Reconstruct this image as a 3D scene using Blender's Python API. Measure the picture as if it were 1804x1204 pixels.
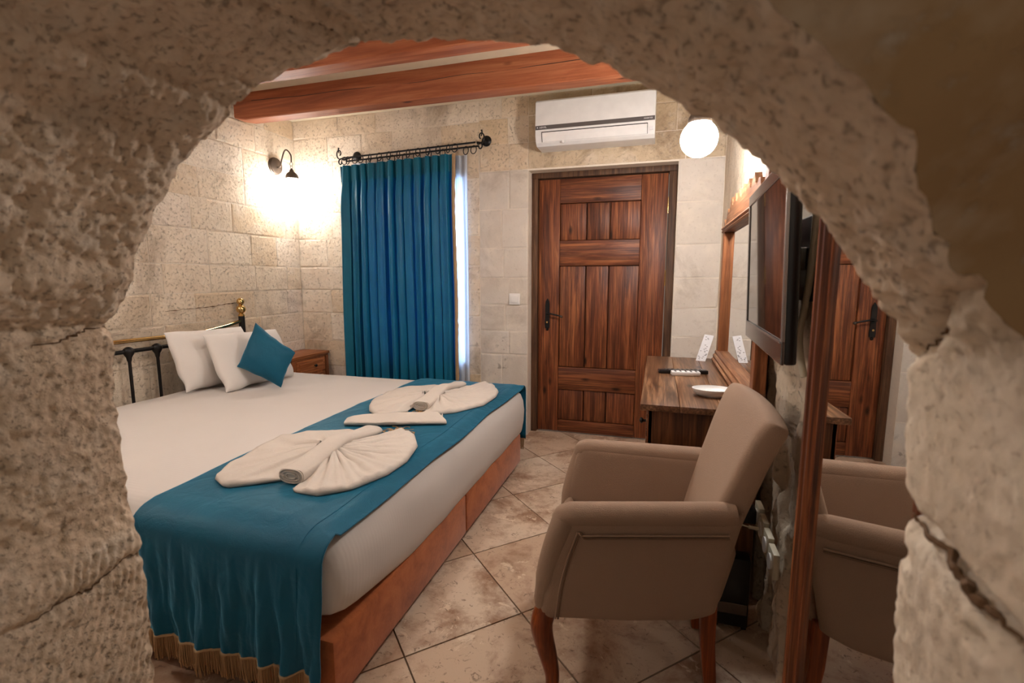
import bpy, bmesh, math, random
from math import sin, cos, pi, radians, sqrt
from mathutils import Vector, Matrix, noise

random.seed(7)
for o in list(bpy.data.objects):
    bpy.data.objects.remove(o, do_unlink=True)
SC = bpy.context.scene
COL = SC.collection

# ------------------------------------------------------------------ camera
cam_d = bpy.data.cameras.new('camera')
cam = bpy.data.objects.new('camera', cam_d)
COL.objects.link(cam)
cam_d.sensor_width = 36.0
cam_d.lens = 850.0 / 1804.0 * 36.0
cam_d.clip_start = 0.02
cam_d.dof.use_dof = True
cam_d.dof.focus_distance = 2.6
cam_d.dof.aperture_fstop = 4.5
cam.location = (0, 0, 1.2)
cam.rotation_euler = (radians(90 - 7.507), 0, radians(16.748))
SC.camera = cam

# ------------------------------------------------------------------ world, exposure
SC.view_settings.view_transform = 'Standard'
SC.view_settings.look = 'None'
SC.view_settings.gamma = 1.0
SC.view_settings.use_curve_mapping = False
SC.cycles.max_bounces = 10
SC.cycles.caustics_reflective = False
SC.cycles.caustics_refractive = False
SC.view_settings.exposure = 0.66
W = bpy.data.worlds.new('world'); SC.world = W
W.use_nodes = True
W.node_tree.nodes['Background'].inputs[0].default_value = (1.0, 0.84, 0.68, 1)
W.node_tree.nodes['Background'].inputs[1].default_value = 0.17

def add_light(name, kind, loc, energy, color, size=0.1, rot=(0, 0, 0), size_y=None):
    d = bpy.data.lights.new(name, kind)
    d.energy = energy; d.color = color
    if kind == 'AREA':
        d.size = size
        if size_y:
            d.shape = 'RECTANGLE'; d.size_y = size_y
    elif kind == 'POINT':
        d.shadow_soft_size = size
    o = bpy.data.objects.new(name, d)
    o.location = loc; o.rotation_euler = rot
    COL.objects.link(o)
    return o
# daylight outside the curtained window
add_light('daylight', 'AREA', (-1.9, 4.15, 1.35), 70, (0.45, 0.66, 1.0), 1.0, (radians(-90), 0, 0), 1.6)
GLOBE_STRENGTH = 88.0
GLOBE_COLOR = (1.0, 0.97, 0.945)

# ------------------------------------------------------------------ room numbers
YB = 3.48      # face of the back wall
XL = -2.94     # face of the left wall
XR = 0.385     # face of the right wall
YF = 0.60      # room side of the pierced front wall
ZC = 2.475     # ceiling

# ------------------------------------------------------------------ helpers
def link(name, me, mat=None, parent=None, smooth=False):
    o = bpy.data.objects.new(name, me)
    COL.objects.link(o)
    if mat is not None:
        me.materials.append(mat)
    if parent is not None:
        o.parent = parent
    if smooth:
        for p in me.polygons:
            p.use_smooth = True
    return o

def mesh(name, verts, faces, mat=None, parent=None, smooth=False):
    me = bpy.data.meshes.new(name)
    me.from_pydata([tuple(v) for v in verts], [], faces)
    me.update()
    return link(name, me, mat, parent, smooth)

def tag(o, label, cat=None, group=None, kind=None):
    o['label'] = label
    if cat: o['category'] = cat
    if group: o['group'] = group
    if kind: o['kind'] = kind
    return o

def empty(name, loc=(0, 0, 0), rz=0.0, label=None, cat=None, group=None, kind=None):
    o = bpy.data.objects.new(name, None)
    COL.objects.link(o)
    o.location = loc; o.rotation_euler = (0, 0, rz)
    o.empty_display_size = 0.05
    if label: tag(o, label, cat, group, kind)
    elif kind: o['kind'] = kind
    return o

class MB:
    """collects geometry for ONE mesh object"""
    def __init__(s): s.v = []; s.f = []
    def add(s, vs, fs):
        b = len(s.v)
        s.v += [tuple(v) for v in vs]
        s.f += [tuple(i + b for i in f) for f in fs]
        return s
    def box(s, x0, x1, y0, y1, z0, z1, bev=0.0):
        if bev <= 0:
            vs = [(x, y, z) for z in (z0, z1) for y in (y0, y1) for x in (x0, x1)]
            s.add(vs, [(0, 2, 3, 1), (4, 5, 7, 6), (0, 1, 5, 4), (2, 6, 7, 3), (0, 4, 6, 2), (1, 3, 7, 5)])
        else:
            bm = bmesh.new()
            bmesh.ops.create_cube(bm, size=1)
            for v in bm.verts:
                v.co = Vector(((x0 + x1) / 2 + v.co.x * (x1 - x0), (y0 + y1) / 2 + v.co.y * (y1 - y0), (z0 + z1) / 2 + v.co.z * (z1 - z0)))
            bmesh.ops.bevel(bm, geom=list(bm.edges), offset=bev, segments=2, profile=0.5, affect='EDGES')
            bm.verts.index_update()
            s.add([v.co.copy() for v in bm.verts], [tuple(v.index for v in f.verts) for f in bm.faces])
            bm.free()
        return s
    def tube(s, pts, r, n=8, caps=True, flat=None):
        pts = [Vector(p) for p in pts]
        m = len(pts)
        rs = r if isinstance(r, (list, tuple)) else [r] * m
        tan = []
        for i in range(m):
            a = pts[max(i - 1, 0)]; b = pts[min(i + 1, m - 1)]
            t = (b - a)
            tan.append(t.normalized() if t.length > 1e-9 else Vector((0, 0, 1)))
        up = Vector((0, 0, 1)) if abs(tan[0].z) < 0.9 else Vector((0, 1, 0))
        nrm = (up - tan[0] * up.dot(tan[0])).normalized()
        vs = []
        for i in range(m):
            nrm = (nrm - tan[i] * nrm.dot(tan[i]))
            if nrm.length < 1e-6:
                nrm = tan[i].orthogonal()
            nrm.normalize()
            bi = tan[i].cross(nrm)
            for k in range(n):
                a = 2 * pi * k / n
                d = nrm * cos(a) * (flat or 1.0) + bi * sin(a)
                vs.append(pts[i] + d * rs[i])
        fs = []
        for i in range(m - 1):
            for k in range(n):
                k2 = (k + 1) % n
                fs.append((i * n + k, i * n + k2, (i + 1) * n + k2, (i + 1) * n + k))
        if caps:
            fs.append(tuple(range(n - 1, -1, -1)))
            fs.append(tuple((m - 1) * n + k for k in range(n)))
        return s.add(vs, fs)
    def lathe(s, prof, c=(0, 0, 0), axis='z', n=20):
        """prof: list of (radius, height along axis)"""
        vs = []; fs = []
        c = Vector(c)
        for (r, h) in prof:
            for k in range(n):
                a = 2 * pi * k / n
                p = (r * cos(a), r * sin(a), h)
                if axis == 'x': p = (h, r * cos(a), r * sin(a))
                if axis == 'y': p = (r * cos(a), -h, r * sin(a))
                vs.append(c + Vector(p))
        for i in range(len(prof) - 1):
            for k in range(n):
                k2 = (k + 1) % n
                fs.append((i * n + k, i * n + k2, (i + 1) * n + k2, (i + 1) * n + k))
        if prof[0][0] > 1e-6: fs.append(tuple(range(n - 1, -1, -1)))
        if prof[-1][0] > 1e-6: fs.append(tuple((len(prof) - 1) * n + k for k in range(n)))
        return s.add(vs, fs)
    def torus(s, c, R, r, axis='x', n=16, m=6):
        vs = []; fs = []
        c = Vector(c)
        for i in range(n):
            a = 2 * pi * i / n
            for k in range(m):
                b = 2 * pi * k / m
                q = R + r * cos(b)
                p = (q * cos(a), q * sin(a), r * sin(b))
                if axis == 'x': p = (p[2], p[0], p[1])
                if axis == 'y': p = (p[0], p[2], p[1])
                vs.append(c + Vector(p))
        for i in range(n):
            for k in range(m):
                fs.append((i * m + k, ((i + 1) % n) * m + k, ((i + 1) % n) * m + (k + 1) % m, i * m + (k + 1) % m))
        return s.add(vs, fs)
    def prism(s, poly, a0, a1, axis='y'):
        """poly of 2-D points extruded along an axis"""
        n = len(poly)
        def P(p, a):
            if axis == 'y': return (p[0], a, p[1])
            if axis == 'x': return (a, p[0], p[1])
            return (p[0], p[1], a)
        vs = [P(p, a0) for p in poly] + [P(p, a1) for p in poly]
        fs = [tuple(range(n)), tuple(range(2 * n - 1, n - 1, -1))]
        for i in range(n):
            j = (i + 1) % n
            fs.append((i, i + n, j + n, j))
        return s.add(vs, fs)
    def build(s, name, mat=None, parent=None, smooth=False):
        me = bpy.data.meshes.new(name)
        me.from_pydata(s.v, [], s.f)
        bm = bmesh.new(); bm.from_mesh(me)
        bmesh.ops.recalc_face_normals(bm, faces=bm.faces)
        bm.to_mesh(me); bm.free()
        o = link(name, me, mat, parent)
        if smooth:
            smooth_by_angle(o)
        return o

def smooth_by_angle(o, deg=40):
    me = o.data
    for p in me.polygons: p.use_smooth = True
    bm = bmesh.new(); bm.from_mesh(me)
    lim = radians(deg)
    for e in bm.edges:
        if len(e.link_faces) == 2 and e.calc_face_angle(0) > lim:
            e.smooth = False
    bm.to_mesh(me); bm.free()

def grid(name, nu, nv, fn, mat=None, parent=None, smooth=True, closed_u=False):
    vs = []; fs = []
    for j in range(nv):
        for i in range(nu):
            vs.append(fn(i / (nu - 1) if not closed_u else i / nu, j / (nv - 1)))
    for j in range(nv - 1):
        for i in range(nu if closed_u else nu - 1):
            i2 = (i + 1) % nu
            fs.append((j * nu + i, j * nu + i2, (j + 1) * nu + i2, (j + 1) * nu + i))
    return mesh(name, vs, fs, mat, parent, smooth)

def slab(name, P, T, nu=22, nv=22, e=3.0, pw=0.5, mat=None, parent=None, N=None):
    """padded closed shape: centre surface P(a,b), half thickness T(a,b), a,b in [-1,1]"""
    vs = []; fs = []; idx = {}
    def ab(i, n):
        return sin(pi / 2 * (2 * i / (n - 1) - 1))
    for side in (1, -1):
        for j in range(nv):
            for i in range(nu):
                edge = i in (0, nu - 1) or j in (0, nv - 1)
                if side == -1 and edge:
                    idx[(side, i, j)] = idx[(1, i, j)]; continue
                a, b = ab(i, nu), ab(j, nv)
                p = Vector(P(a, b))
                if N is not None: n = Vector(N)
                else:
                    h = 1e-3
                    du = Vector(P(min(a + h, 1), b)) - Vector(P(max(a - h, -1), b))
                    dv = Vector(P(a, min(b + h, 1))) - Vector(P(a, max(b - h, -1)))
                    n = du.cross(dv)
                    n = n.normalized() if n.length > 1e-12 else Vector((0, 0, 1))
                w = (max(0, 1 - abs(a) ** e) * max(0, 1 - abs(b) ** e)) ** pw
                idx[(side, i, j)] = len(vs)
                vs.append(p + n * (T(a, b) if callable(T) else T) * w * side)
    for side in (1, -1):
        for j in range(nv - 1):
            for i in range(nu - 1):
                q = [idx[(side, i, j)], idx[(side, i + 1, j)], idx[(side, i + 1, j + 1)], idx[(side, i, j + 1)]]
                if side == -1: q.reverse()
                fs.append(tuple(q))
    return mesh(name, vs, fs, mat, parent, True)

def bez(p0, p1, p2, p3, n=12):
    p0, p1, p2, p3 = map(Vector, (p0, p1, p2, p3))
    return [p0 * (1 - t) ** 3 + p1 * 3 * t * (1 - t) ** 2 + p2 * 3 * t * t * (1 - t) + p3 * t ** 3 for t in [i / n for i in range(n + 1)]]

def catmull(pts, k=6):
    pts = [Vector(p) for p in pts]
    out = []
    for i in range(len(pts) - 1):
        a = pts[max(i - 1, 0)]; b = pts[i]; c = pts[i + 1]; d = pts[min(i + 2, len(pts) - 1)]
        for j in range(k):
            t = j / k
            out.append(0.5 * ((2 * b) + (c - a) * t + (2 * a - 5 * b + 4 * c - d) * t * t + (3 * b - a - 3 * c + d) * t ** 3))
    out.append(pts[-1])
    return out

def interp(x, xs, ys):
    if x <= xs[0]: return ys[0]
    for i in range(len(xs) - 1):
        if x <= xs[i + 1]:
            t = (x - xs[i]) / (xs[i + 1] - xs[i])
            return ys[i] + (ys[i + 1] - ys[i]) * t
    return ys[-1]

def sstep(a, b, x):
    t = min(1, max(0, (x - a) / (b - a)))
    return t * t * (3 - 2 * t)

# ------------------------------------------------------------------ materials
def srgb(r, g, b):
    def f(c):
        c /= 255.0
        return c / 12.92 if c <= 0.04045 else ((c + 0.055) / 1.055) ** 2.4
    return (f(r), f(g), f(b), 1)

class NT:
    def __init__(s, name):
        s.m = bpy.data.materials.new(name); s.m.use_nodes = True
        s.t = s.m.node_tree; s.n = s.t.nodes; s.l = s.t.links
        s.b = s.n['Principled BSDF']; s.out = s.n['Material Output']
    def node(s, typ, **kw):
        n = s.n.new(typ)
        for k, v in kw.items(): setattr(n, k, v)
        return n
    def set(s, sock, v):
        if hasattr(v, 'links') or isinstance(v, bpy.types.NodeSocket): s.l.new(v, sock)
        else: sock.default_value = v
    def pos(s, scale=(1, 1, 1), rnd=0.0):
        g = s.node('ShaderNodeNewGeometry')
        v = g.outputs['Position']
        if rnd:
            oi = s.node('ShaderNodeObjectInfo')
            mu = s.node('ShaderNodeMath', operation='MULTIPLY'); s.l.new(oi.outputs['Random'], mu.inputs[0]); mu.inputs[1].default_value = rnd
            ad = s.node('ShaderNodeVectorMath', operation='ADD'); s.l.new(v, ad.inputs[0]); s.l.new(mu.outputs[0], ad.inputs[1]); v = ad.outputs[0]
        mp = s.node('ShaderNodeMapping'); s.l.new(v, mp.inputs['Vector']); mp.inputs['Scale'].default_value = scale
        return mp.outputs[0]
    def obj(s, scale=(1, 1, 1)):
        g = s.node('ShaderNodeTexCoord')
        mp = s.node('ShaderNodeMapping'); s.l.new(g.outputs['Object'], mp.inputs['Vector']); mp.inputs['Scale'].default_value = scale
        return mp.outputs[0]
    def noise(s, vec, scale=5, detail=4, rough=0.55, dist=0.0):
        n = s.node('ShaderNodeTexNoise'); s.l.new(vec, n.inputs['Vector'])
        n.inputs['Scale'].default_value = scale; n.inputs['Detail'].default_value = detail
        n.inputs['Roughness'].default_value = rough; n.inputs['Distortion'].default_value = dist
        return n.outputs[0]
    def voro(s, vec, scale=20, feature='F1'):
        n = s.node('ShaderNodeTexVoronoi', feature=feature); s.l.new(vec, n.inputs['Vector']); n.inputs['Scale'].default_value = scale
        return n.outputs['Distance']
    def wave(s, vec, scale=5, dist=2, detail=2, direction='X', dscale=1.0):
        n = s.node('ShaderNodeTexWave', bands_direction=direction); s.l.new(vec, n.inputs['Vector'])
        n.inputs['Scale'].default_value = scale; n.inputs['Distortion'].default_value = dist
        n.inputs['Detail'].default_value = detail; n.inputs['Detail Scale'].default_value = dscale
        return n.outputs[1]
    def ramp(s, fac, stops, const=False):
        n = s.node('ShaderNodeValToRGB'); s.l.new(fac, n.inputs[0])
        cr = n.color_ramp
        while len(cr.elements) < len(stops): cr.elements.new(0.5)
        for e, (p, c) in zip(cr.elements, stops):
            e.position = p; e.color = c if len(c) == 4 else (*c, 1)
        return n.outputs[0]
    def mix(s, fac, a, b, blend='MIX'):
        n = s.node('ShaderNodeMix', data_type='RGBA', blend_type=blend)
        s.set(n.inputs[0], fac); s.set(n.inputs[6], a); s.set(n.inputs[7], b)
        return n.outputs[2]
    def math(s, op, a, b=0.0):
        n = s.node('ShaderNodeMath', operation=op)
        s.set(n.inputs[0], a); s.set(n.inputs[1], b)
        return n.outputs[0]
    def rnd(s):
        return s.node('ShaderNodeObjectInfo').outputs['Random']
    def bump(s, h, strength=0.3, dist=0.01):
        n = s.node('ShaderNodeBump'); n.inputs['Strength'].default_value = strength; n.inputs['Distance'].default_value = dist
        s.l.new(h, n.inputs['Height'])
        s.l.new(n.outputs[0], s.b.inputs['Normal'])
    def col(s, c): s.set(s.b.inputs['Base Color'], c)
    def rough(s, v): s.set(s.b.inputs['Roughness'], v)
    def metal(s, v): s.set(s.b.inputs['Metallic'], v)
    def spec(s, v): s.b.inputs['Specular IOR Level'].default_value = v
B4 = (0, 0, 0, 1); W4 = (1, 1, 1, 1)

def plain(name, c, rough=0.5, metal=0.0, spec=0.5, bumpscale=0, bumpstr=0.1):
    t = NT(name); t.col(c); t.rough(rough); t.metal(metal); t.spec(spec)
    v = t.pos()
    n = t.noise(v, 14, 4)
    dark = tuple(x * 0.82 for x in c[:3]) + (1,)
    t.col(t.mix(n, dark, c))
    if bumpscale: t.bump(t.noise(v, bumpscale, 4), bumpstr, 0.004)
    return t.m

def stone(name, stops, pit=0.5, scale=1.0, bump=0.5, stain=0.5, groove=None, pitcol=(0.42, 0.36, 0.30, 1), bdist=0.006):
    t = NT(name)
    p = t.pos(); pr = t.pos(rnd=13.0)
    base = t.ramp(t.rnd(), stops)
    big = t.noise(pr, 3.2 * scale, 6, 0.62, 0.6)
    c = t.mix(t.ramp(big, [(0.30, B4), (0.75, W4)]), t.mix(0.5 * stain, base, srgb(150, 118, 78)), base)
    pale = t.noise(pr, 7 * scale, 5, 0.6)
    c = t.mix(t.math('MULTIPLY', t.ramp(pale, [(0.5, B4), (0.72, W4)]), 0.55), c, srgb(228, 216, 200))
    dirt = t.noise(p, 1.7 * scale, 8, 0.7, 0.8)
    c = t.mix(t.math('MULTIPLY', t.ramp(dirt, [(0.52, B4), (0.68, W4)]), stain), c, srgb(128, 104, 80))
    fine = t.noise(p, 60 * scale, 6, 0.68)
    c = t.mix(t.ramp(fine, [(0.33, W4), (0.42, B4)]), c, t.mix(pit, c, pitcol))
    t.col(c); t.rough(0.92); t.spec(0.2)
    h = t.math('ADD', t.math('ADD', t.noise(p, 34 * scale, 8, 0.7), t.math('MULTIPLY', t.noise(p, 11 * scale, 6, 0.6), 0.7)), t.math('MULTIPLY', t.ramp(fine, [(0.32, B4), (0.44, W4)]), 0.5))
    if groove:
        gscale, rot = groove
        g = t.node('ShaderNodeMapping'); t.l.new(p, g.inputs['Vector']); g.inputs['Rotation'].default_value = rot
        h = t.math('ADD', h, t.math('MULTIPLY', t.wave(g.outputs[0], gscale, 2.2, 3, 'Y', 1.5), 1.1))
    t.bump(h, bump, bdist)
    return t.m

def wood(name, axis, c_dark, c_mid, c_light, scale=1.0, rough=0.5, knots=True, bump=0.25, streak=0.5):
    t = NT(name)
    s = {'x': (1.3, 17, 17), 'y': (17, 1.3, 17), 'z': (17, 17, 1.3)}[axis]
    s = tuple(q * scale for q in s)
    v = t.pos(s, rnd=9.0)
    g = t.noise(v, 1.6, 6, 0.62, 0.9)
    c = t.ramp(g, [(0.28, c_dark), (0.48, c_mid), (0.70, c_light)])
    s2 = {'x': (3, 120, 120), 'y': (120, 3, 120), 'z': (120, 120, 3)}[axis]
    f = t.noise(t.pos(s2, rnd=5.0), 1.0, 3, 0.6)
    c = t.mix(t.math('MULTIPLY', t.ramp(f, [(0.42, W4), (0.55, B4)]), streak), c, c_dark)
    h = t.math('ADD', f, g)
    if knots:
        s3 = {'x': (3, 8, 8), 'y': (8, 3, 8), 'z': (8, 8, 3)}[axis]
        k = t.voro(t.pos(s3, rnd=7.0), 1.0)
        c = t.mix(t.ramp(k, [(0.05, W4), (0.14, B4)]), c, tuple(x * 0.45 for x in c_dark[:3]) + (1,))
    tint = t.math('ADD', t.math('MULTIPLY', t.rnd(), 0.35), 0.80)
    c = t.mix(1.0, c, tint, 'MULTIPLY')
    t.col(c); t.rough(rough); t.spec(0.35)
    t.bump(h, bump, 0.003)
    return t.m

def cloth(name, c, c2, rough=0.85, weave=220, bump=0.15, sheen=0.0, wr=0.0, trans=None):
    t = NT(name)
    v = t.pos()
    n = t.noise(v, 5, 5, 0.6)
    t.col(t.mix(n, c2, c)); t.rough(rough); t.spec(0.25)
    if sheen:
        t.b.inputs['Sheen Weight'].default_value = sheen
        t.b.inputs['Sheen Roughness'].default_value = 0.35
        t.b.inputs['Sheen Tint'].default_value = tuple(min(1, x * 3 + 0.15) for x in c[:3]) + (1,)
    h = t.noise(v, weave, 3)
    if wr:
        h = t.math('ADD', t.math('MULTIPLY', h, 0.3), t.math('MULTIPLY', t.noise(v, wr, 4, 0.5, 1.2), 2.0))
    t.bump(h, bump, 0.004)
    if trans:
        tr = t.node('ShaderNodeBsdfTranslucent'); tr.inputs[0].default_value = trans[0]
        mx = t.node('ShaderNodeMixShader'); mx.inputs[0].default_value = trans[1]
        t.l.new(t.b.outputs[0], mx.inputs[1]); t.l.new(tr.outputs[0], mx.inputs[2]); t.l.new(mx.outputs[0], t.out.inputs[0])
    return t.m

MT = {}
wall_stops = [(0.0, srgb(236, 221, 200)), (0.3, srgb(228, 211, 189)), (0.55, srgb(240, 227, 210)), (0.75, srgb(224, 200, 168)), (1.0, srgb(234, 221, 206))]
MT['block'] = stone('ashlar_stone', wall_stops, 0.7, 1.0, 0.8, 0.55, bdist=0.009)
MT['mortar'] = stone('mortar', [(0, srgb(236, 226, 212)), (1, srgb(230, 218, 202))], 0.3, 1.2, 0.4, 0.35)
MT['render'] = stone('pale_render', [(0, srgb(220, 212, 203)), (1, srgb(208, 199, 188))], 0.35, 0.9, 0.35, 0.45)
MT['stained'] = stone('stained_stone', [(0, srgb(214, 196, 170)), (1, srgb(204, 184, 156))], 0.6, 1.1, 0.7, 0.85, bdist=0.008)
def spotted(name):
    m = stone(name, [(0, srgb(218, 211, 202)), (1, srgb(208, 199, 189))], 0.35, 0.9, 0.4, 0.5)
    t = NT.__new__(NT); t.m = m; t.t = m.node_tree; t.n = t.t.nodes; t.l = t.t.links
    t.b = t.n['Principled BSDF']; t.out = t.n['Material Output']
    src = t.b.inputs['Base Color'].links[0].from_socket
    n = t.noise(t.pos((1, 1, 0.8)), 26, 3, 0.5)
    big = t.noise(t.pos(), 3.0, 2)
    f = t.math('MULTIPLY', t.ramp(n, [(0.60, B4), (0.66, W4)]), t.ramp(big, [(0.45, B4), (0.6, W4)]))
    t.col(t.mix(t.math('MULTIPLY', f, 0.75), src, srgb(104, 92, 80)))
    return m
MT['spotted'] = spotted('mould_spotted_render')
MT['rough_wall'] = stone('rough_rock', [(0, srgb(226, 212, 192)), (1, srgb(214, 197, 174))], 0.7, 0.9, 0.9, 0.45)
arch_stops = [(0.0, srgb(226, 202, 176)), (0.5, srgb(230, 207, 182)), (1.0, srgb(234, 213, 190))]
MT['arch'] = stone('cave_stone', arch_stops, 0.40, 1.9, 0.85, 0.25, None, srgb(128, 98, 70), 0.006)
MT['arch_chisel'] = stone('chiselled_stone', arch_stops, 0.35, 1.9, 1.0, 0.25, None, srgb(130, 100, 72), 0.006)
MT['arch_pale'] = stone('pale_cave_stone', [(0, srgb(240, 227, 208)), (1, srgb(236, 220, 198))], 0.3, 1.9, 0.65, 0.4, None, srgb(156, 122, 88), 0.005)
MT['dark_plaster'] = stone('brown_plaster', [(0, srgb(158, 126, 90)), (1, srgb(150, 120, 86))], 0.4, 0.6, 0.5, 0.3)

def tile_mat():
    t = NT('travertine_tile')
    p = t.pos(rnd=11.0)
    base = t.ramp(t.rnd(), [(0, srgb(202, 178, 154)), (0.5, srgb(188, 160, 136)), (1, srgb(210, 190, 168))])
    c = t.mix(t.ramp(t.noise(p, 4.5, 7, 0.68, 0.25), [(0.46, B4), (0.62, W4)]), base, srgb(152, 118, 94))
    c = t.mix(t.math('MULTIPLY', t.ramp(t.noise(p, 9, 8, 0.7, 0.6), [(0.60, B4), (0.63, W4)]), 0.7), c, srgb(226, 208, 184))
    c = t.mix(t.math('MULTIPLY', t.ramp(t.noise(p, 26, 6, 0.75, 1.5), [(0.58, B4), (0.64, W4)]), 0.7), c, srgb(98, 72, 54))
    t.col(c); t.rough(t.math('ADD', t.math('MULTIPLY', t.noise(p, 6, 4), 0.25), 0.26)); t.spec(0.4)
    t.bump(t.noise(p, 30, 5), 0.12, 0.003)
    return t.m
MT['tile'] = tile_mat()
MT['grout'] = plain('grout', srgb(112, 92, 74), 0.95)
MT['ceiling'] = plain('ceiling_board', srgb(226, 212, 186), 0.8, bumpscale=30)
OR = (srgb(128, 68, 42), srgb(168, 96, 62), srgb(192, 122, 84))
MT['beam'] = wood('orange_beam_wood', 'x', *OR, scale=0.6, rough=0.55, streak=0.25)
DD = (srgb(60, 29, 15), srgb(114, 61, 34), srgb(162, 100, 60))
MT['door_z'] = wood('door_wood_upright', 'z', *DD, scale=0.9, rough=0.45, streak=0.6, bump=0.4)
MT['door_x'] = wood('door_wood_level', 'x', *DD, scale=0.9, rough=0.45, streak=0.6, bump=0.4)
MT['frame_wood'] = wood('door_frame_wood', 'z', srgb(52, 34, 22), srgb(92, 62, 42), srgb(124, 92, 66), rough=0.6)
DK = (srgb(62, 38, 22), srgb(108, 74, 50), srgb(150, 112, 80))
MT['desk_y'] = wood('desk_wood', 'y', *DK, scale=0.8, rough=0.35, streak=0.6)
MT['desk_z'] = wood('desk_wood_upright', 'z', srgb(54, 30, 16), srgb(98, 58, 32), srgb(138, 90, 54), rough=0.45)
MT['mirror_z'] = wood('mirror_wood_upright', 'z', srgb(84, 44, 22), srgb(146, 86, 48), srgb(184, 120, 74), rough=0.5, knots=False)
MT['mirror_y'] = wood('mirror_wood_level', 'y', srgb(86, 54, 36), srgb(138, 92, 62), srgb(172, 126, 90), rough=0.5, knots=False)
MT['tall_z'] = wood('tall_mirror_wood', 'z', srgb(70, 34, 16), srgb(136, 74, 38), srgb(176, 106, 60), scale=1.3, rough=0.42, knots=False, streak=0.7)
MT['tall_y'] = wood('tall_mirror_wood_level', 'y', srgb(70, 34, 16), srgb(136, 74, 38), srgb(176, 106, 60), rough=0.42, knots=False)
MT['night_y'] = wood('nightstand_wood', 'y', srgb(100, 52, 26), srgb(158, 92, 52), srgb(192, 124, 76), rough=0.4, knots=False)
MT['night_z'] = wood('nightstand_wood_upright', 'z', srgb(92, 48, 24), srgb(150, 86, 48), srgb(184, 116, 70), rough=0.45, knots=False)
MT['leg_wood'] = wood('chair_leg_wood', 'z', srgb(84, 36, 14), srgb(138, 66, 28), srgb(164, 86, 42), rough=0.28, knots=False, bump=0.08)
MT['black_iron'] = plain('black_iron', srgb(34, 31, 30), 0.42, 0.6)
MT['bronze'] = plain('dark_bronze', srgb(84, 72, 62), 0.4, 0.6)
MT['brass'] = plain('polished_brass', srgb(214, 178, 118), 0.16, 1.0)
MT['chrome'] = plain('brushed_metal', srgb(190, 186, 180), 0.25, 1.0)
MT['mirror'] = NT('mirror_glass').m
_b = MT['mirror'].node_tree.nodes['Principled BSDF']
_b.inputs['Base Color'].default_value = (0.86, 0.87, 0.86, 1); _b.inputs['Metallic'].default_value = 1.0; _b.inputs['Roughness'].default_value = 0.01
MT['white_plastic'] = plain('white_plastic', srgb(236, 233, 230), 0.32)
MT['black_plastic'] = plain('black_plastic', srgb(22, 21, 22), 0.28)
MT['grey_strip'] = plain('grey_strip', srgb(92, 86, 84), 0.4)
MT['dark_gap'] = plain('dark_gap', srgb(40, 34, 32), 0.7)
t_ = NT('tv_glass'); t_.col(srgb(14, 12, 12)); t_.rough(0.03); t_.b.inputs['IOR'].default_value = 2.1; MT['tv_glass'] = t_.m
MT['bezel'] = plain('glossy_bezel', srgb(128, 120, 116), 0.13, 0.85)
MT['silver'] = plain('silver_edge', srgb(188, 186, 184), 0.2, 0.9)
MT['ivory'] = plain('ivory_plastic', srgb(214, 204, 180), 0.45)
MT['paper'] = plain('white_paper', srgb(232, 230, 232), 0.7)

def striped_sheet():
    t = NT('white_sheet')
    v = t.pos()
    t.col(t.mix(t.noise(v, 3, 3), srgb(200, 193, 188), srgb(209, 202, 197))); t.rough(0.8); t.spec(0.25)
    st = t.wave(v, 22, 0.0, 0, 'Y')
    h = t.math('ADD', t.math('MULTIPLY', st, 0.25), t.math('MULTIPLY', t.noise(v, 4, 3, 0.5, 0.8), 1.2))
    t.bump(h, 0.10, 0.006)
    return t.m
MT['sheet'] = striped_sheet()
MT['linen'] = cloth('white_linen', srgb(222, 216, 211), srgb(214, 207, 201), 0.85, 260, 0.25, wr=9)
MT['towel'] = cloth('white_towel', srgb(208, 198, 188), srgb(196, 185, 175), 0.95, 420, 0.35, wr=22)
MT['teal'] = cloth('teal_velvet', srgb(10, 92, 118), srgb(4, 70, 96), 0.55, 300, 0.55, sheen=0.8, wr=12)
MT['curtain'] = cloth('teal_satin', srgb(22, 106, 128), srgb(10, 82, 108), 0.42, 300, 0.10, sheen=0.25, trans=((0.02, 0.24, 0.8, 1), 0.05))
MT['sheer'] = cloth('white_voile', srgb(232, 236, 244), srgb(222, 228, 238), 0.9, 500, 0.1, trans=((0.8, 0.88, 1.0, 1), 0.5))
MT['chair'] = cloth('taupe_fabric', srgb(156, 130, 111), srgb(144, 118, 99), 0.88, 380, 0.35, sheen=0.15)
MT['piping'] = cloth('taupe_piping', srgb(120, 94, 76), srgb(108, 84, 66), 0.85)
def suede():
    t = NT('rust_suede'); v = t.pos()
    n = t.noise(v, 9, 7, 0.72, 0.4)
    t.col(t.ramp(n, [(0.34, srgb(146, 78, 40)), (0.5, srgb(170, 95, 52)), (0.66, srgb(184, 108, 62))])); t.rough(0.85); t.spec(0.2)
    t.b.inputs['Sheen Weight'].default_value = 0.2
    t.bump(t.noise(v, 90, 3), 0.3, 0.003)
    return t.m
MT['suede'] = suede()
MT['fringe'] = cloth('tan_fringe', srgb(176, 142, 104), srgb(146, 112, 78), 0.8)
MT['braid'] = cloth('braid_trim', srgb(190, 160, 122), srgb(150, 118, 86), 0.7, 60, 0.8)
MT['gold'] = plain('gold_thread', srgb(178, 134, 78), 0.5, 0.2)
t_ = NT('lamp_glass'); t_.col(W4); t_.b.inputs['Emission Color'].default_value = (*GLOBE_COLOR, 1); t_.b.inputs['Emission Strength'].default_value = GLOBE_STRENGTH; MT['globe'] = t_.m
t_ = NT('window_pane'); t_.col((0.9, 0.95, 1, 1)); t_.rough(0.02); t_.b.inputs['Transmission Weight'].default_value = 1.0; t_.b.inputs['IOR'].default_value = 1.05; MT['pane'] = t_.m
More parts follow.
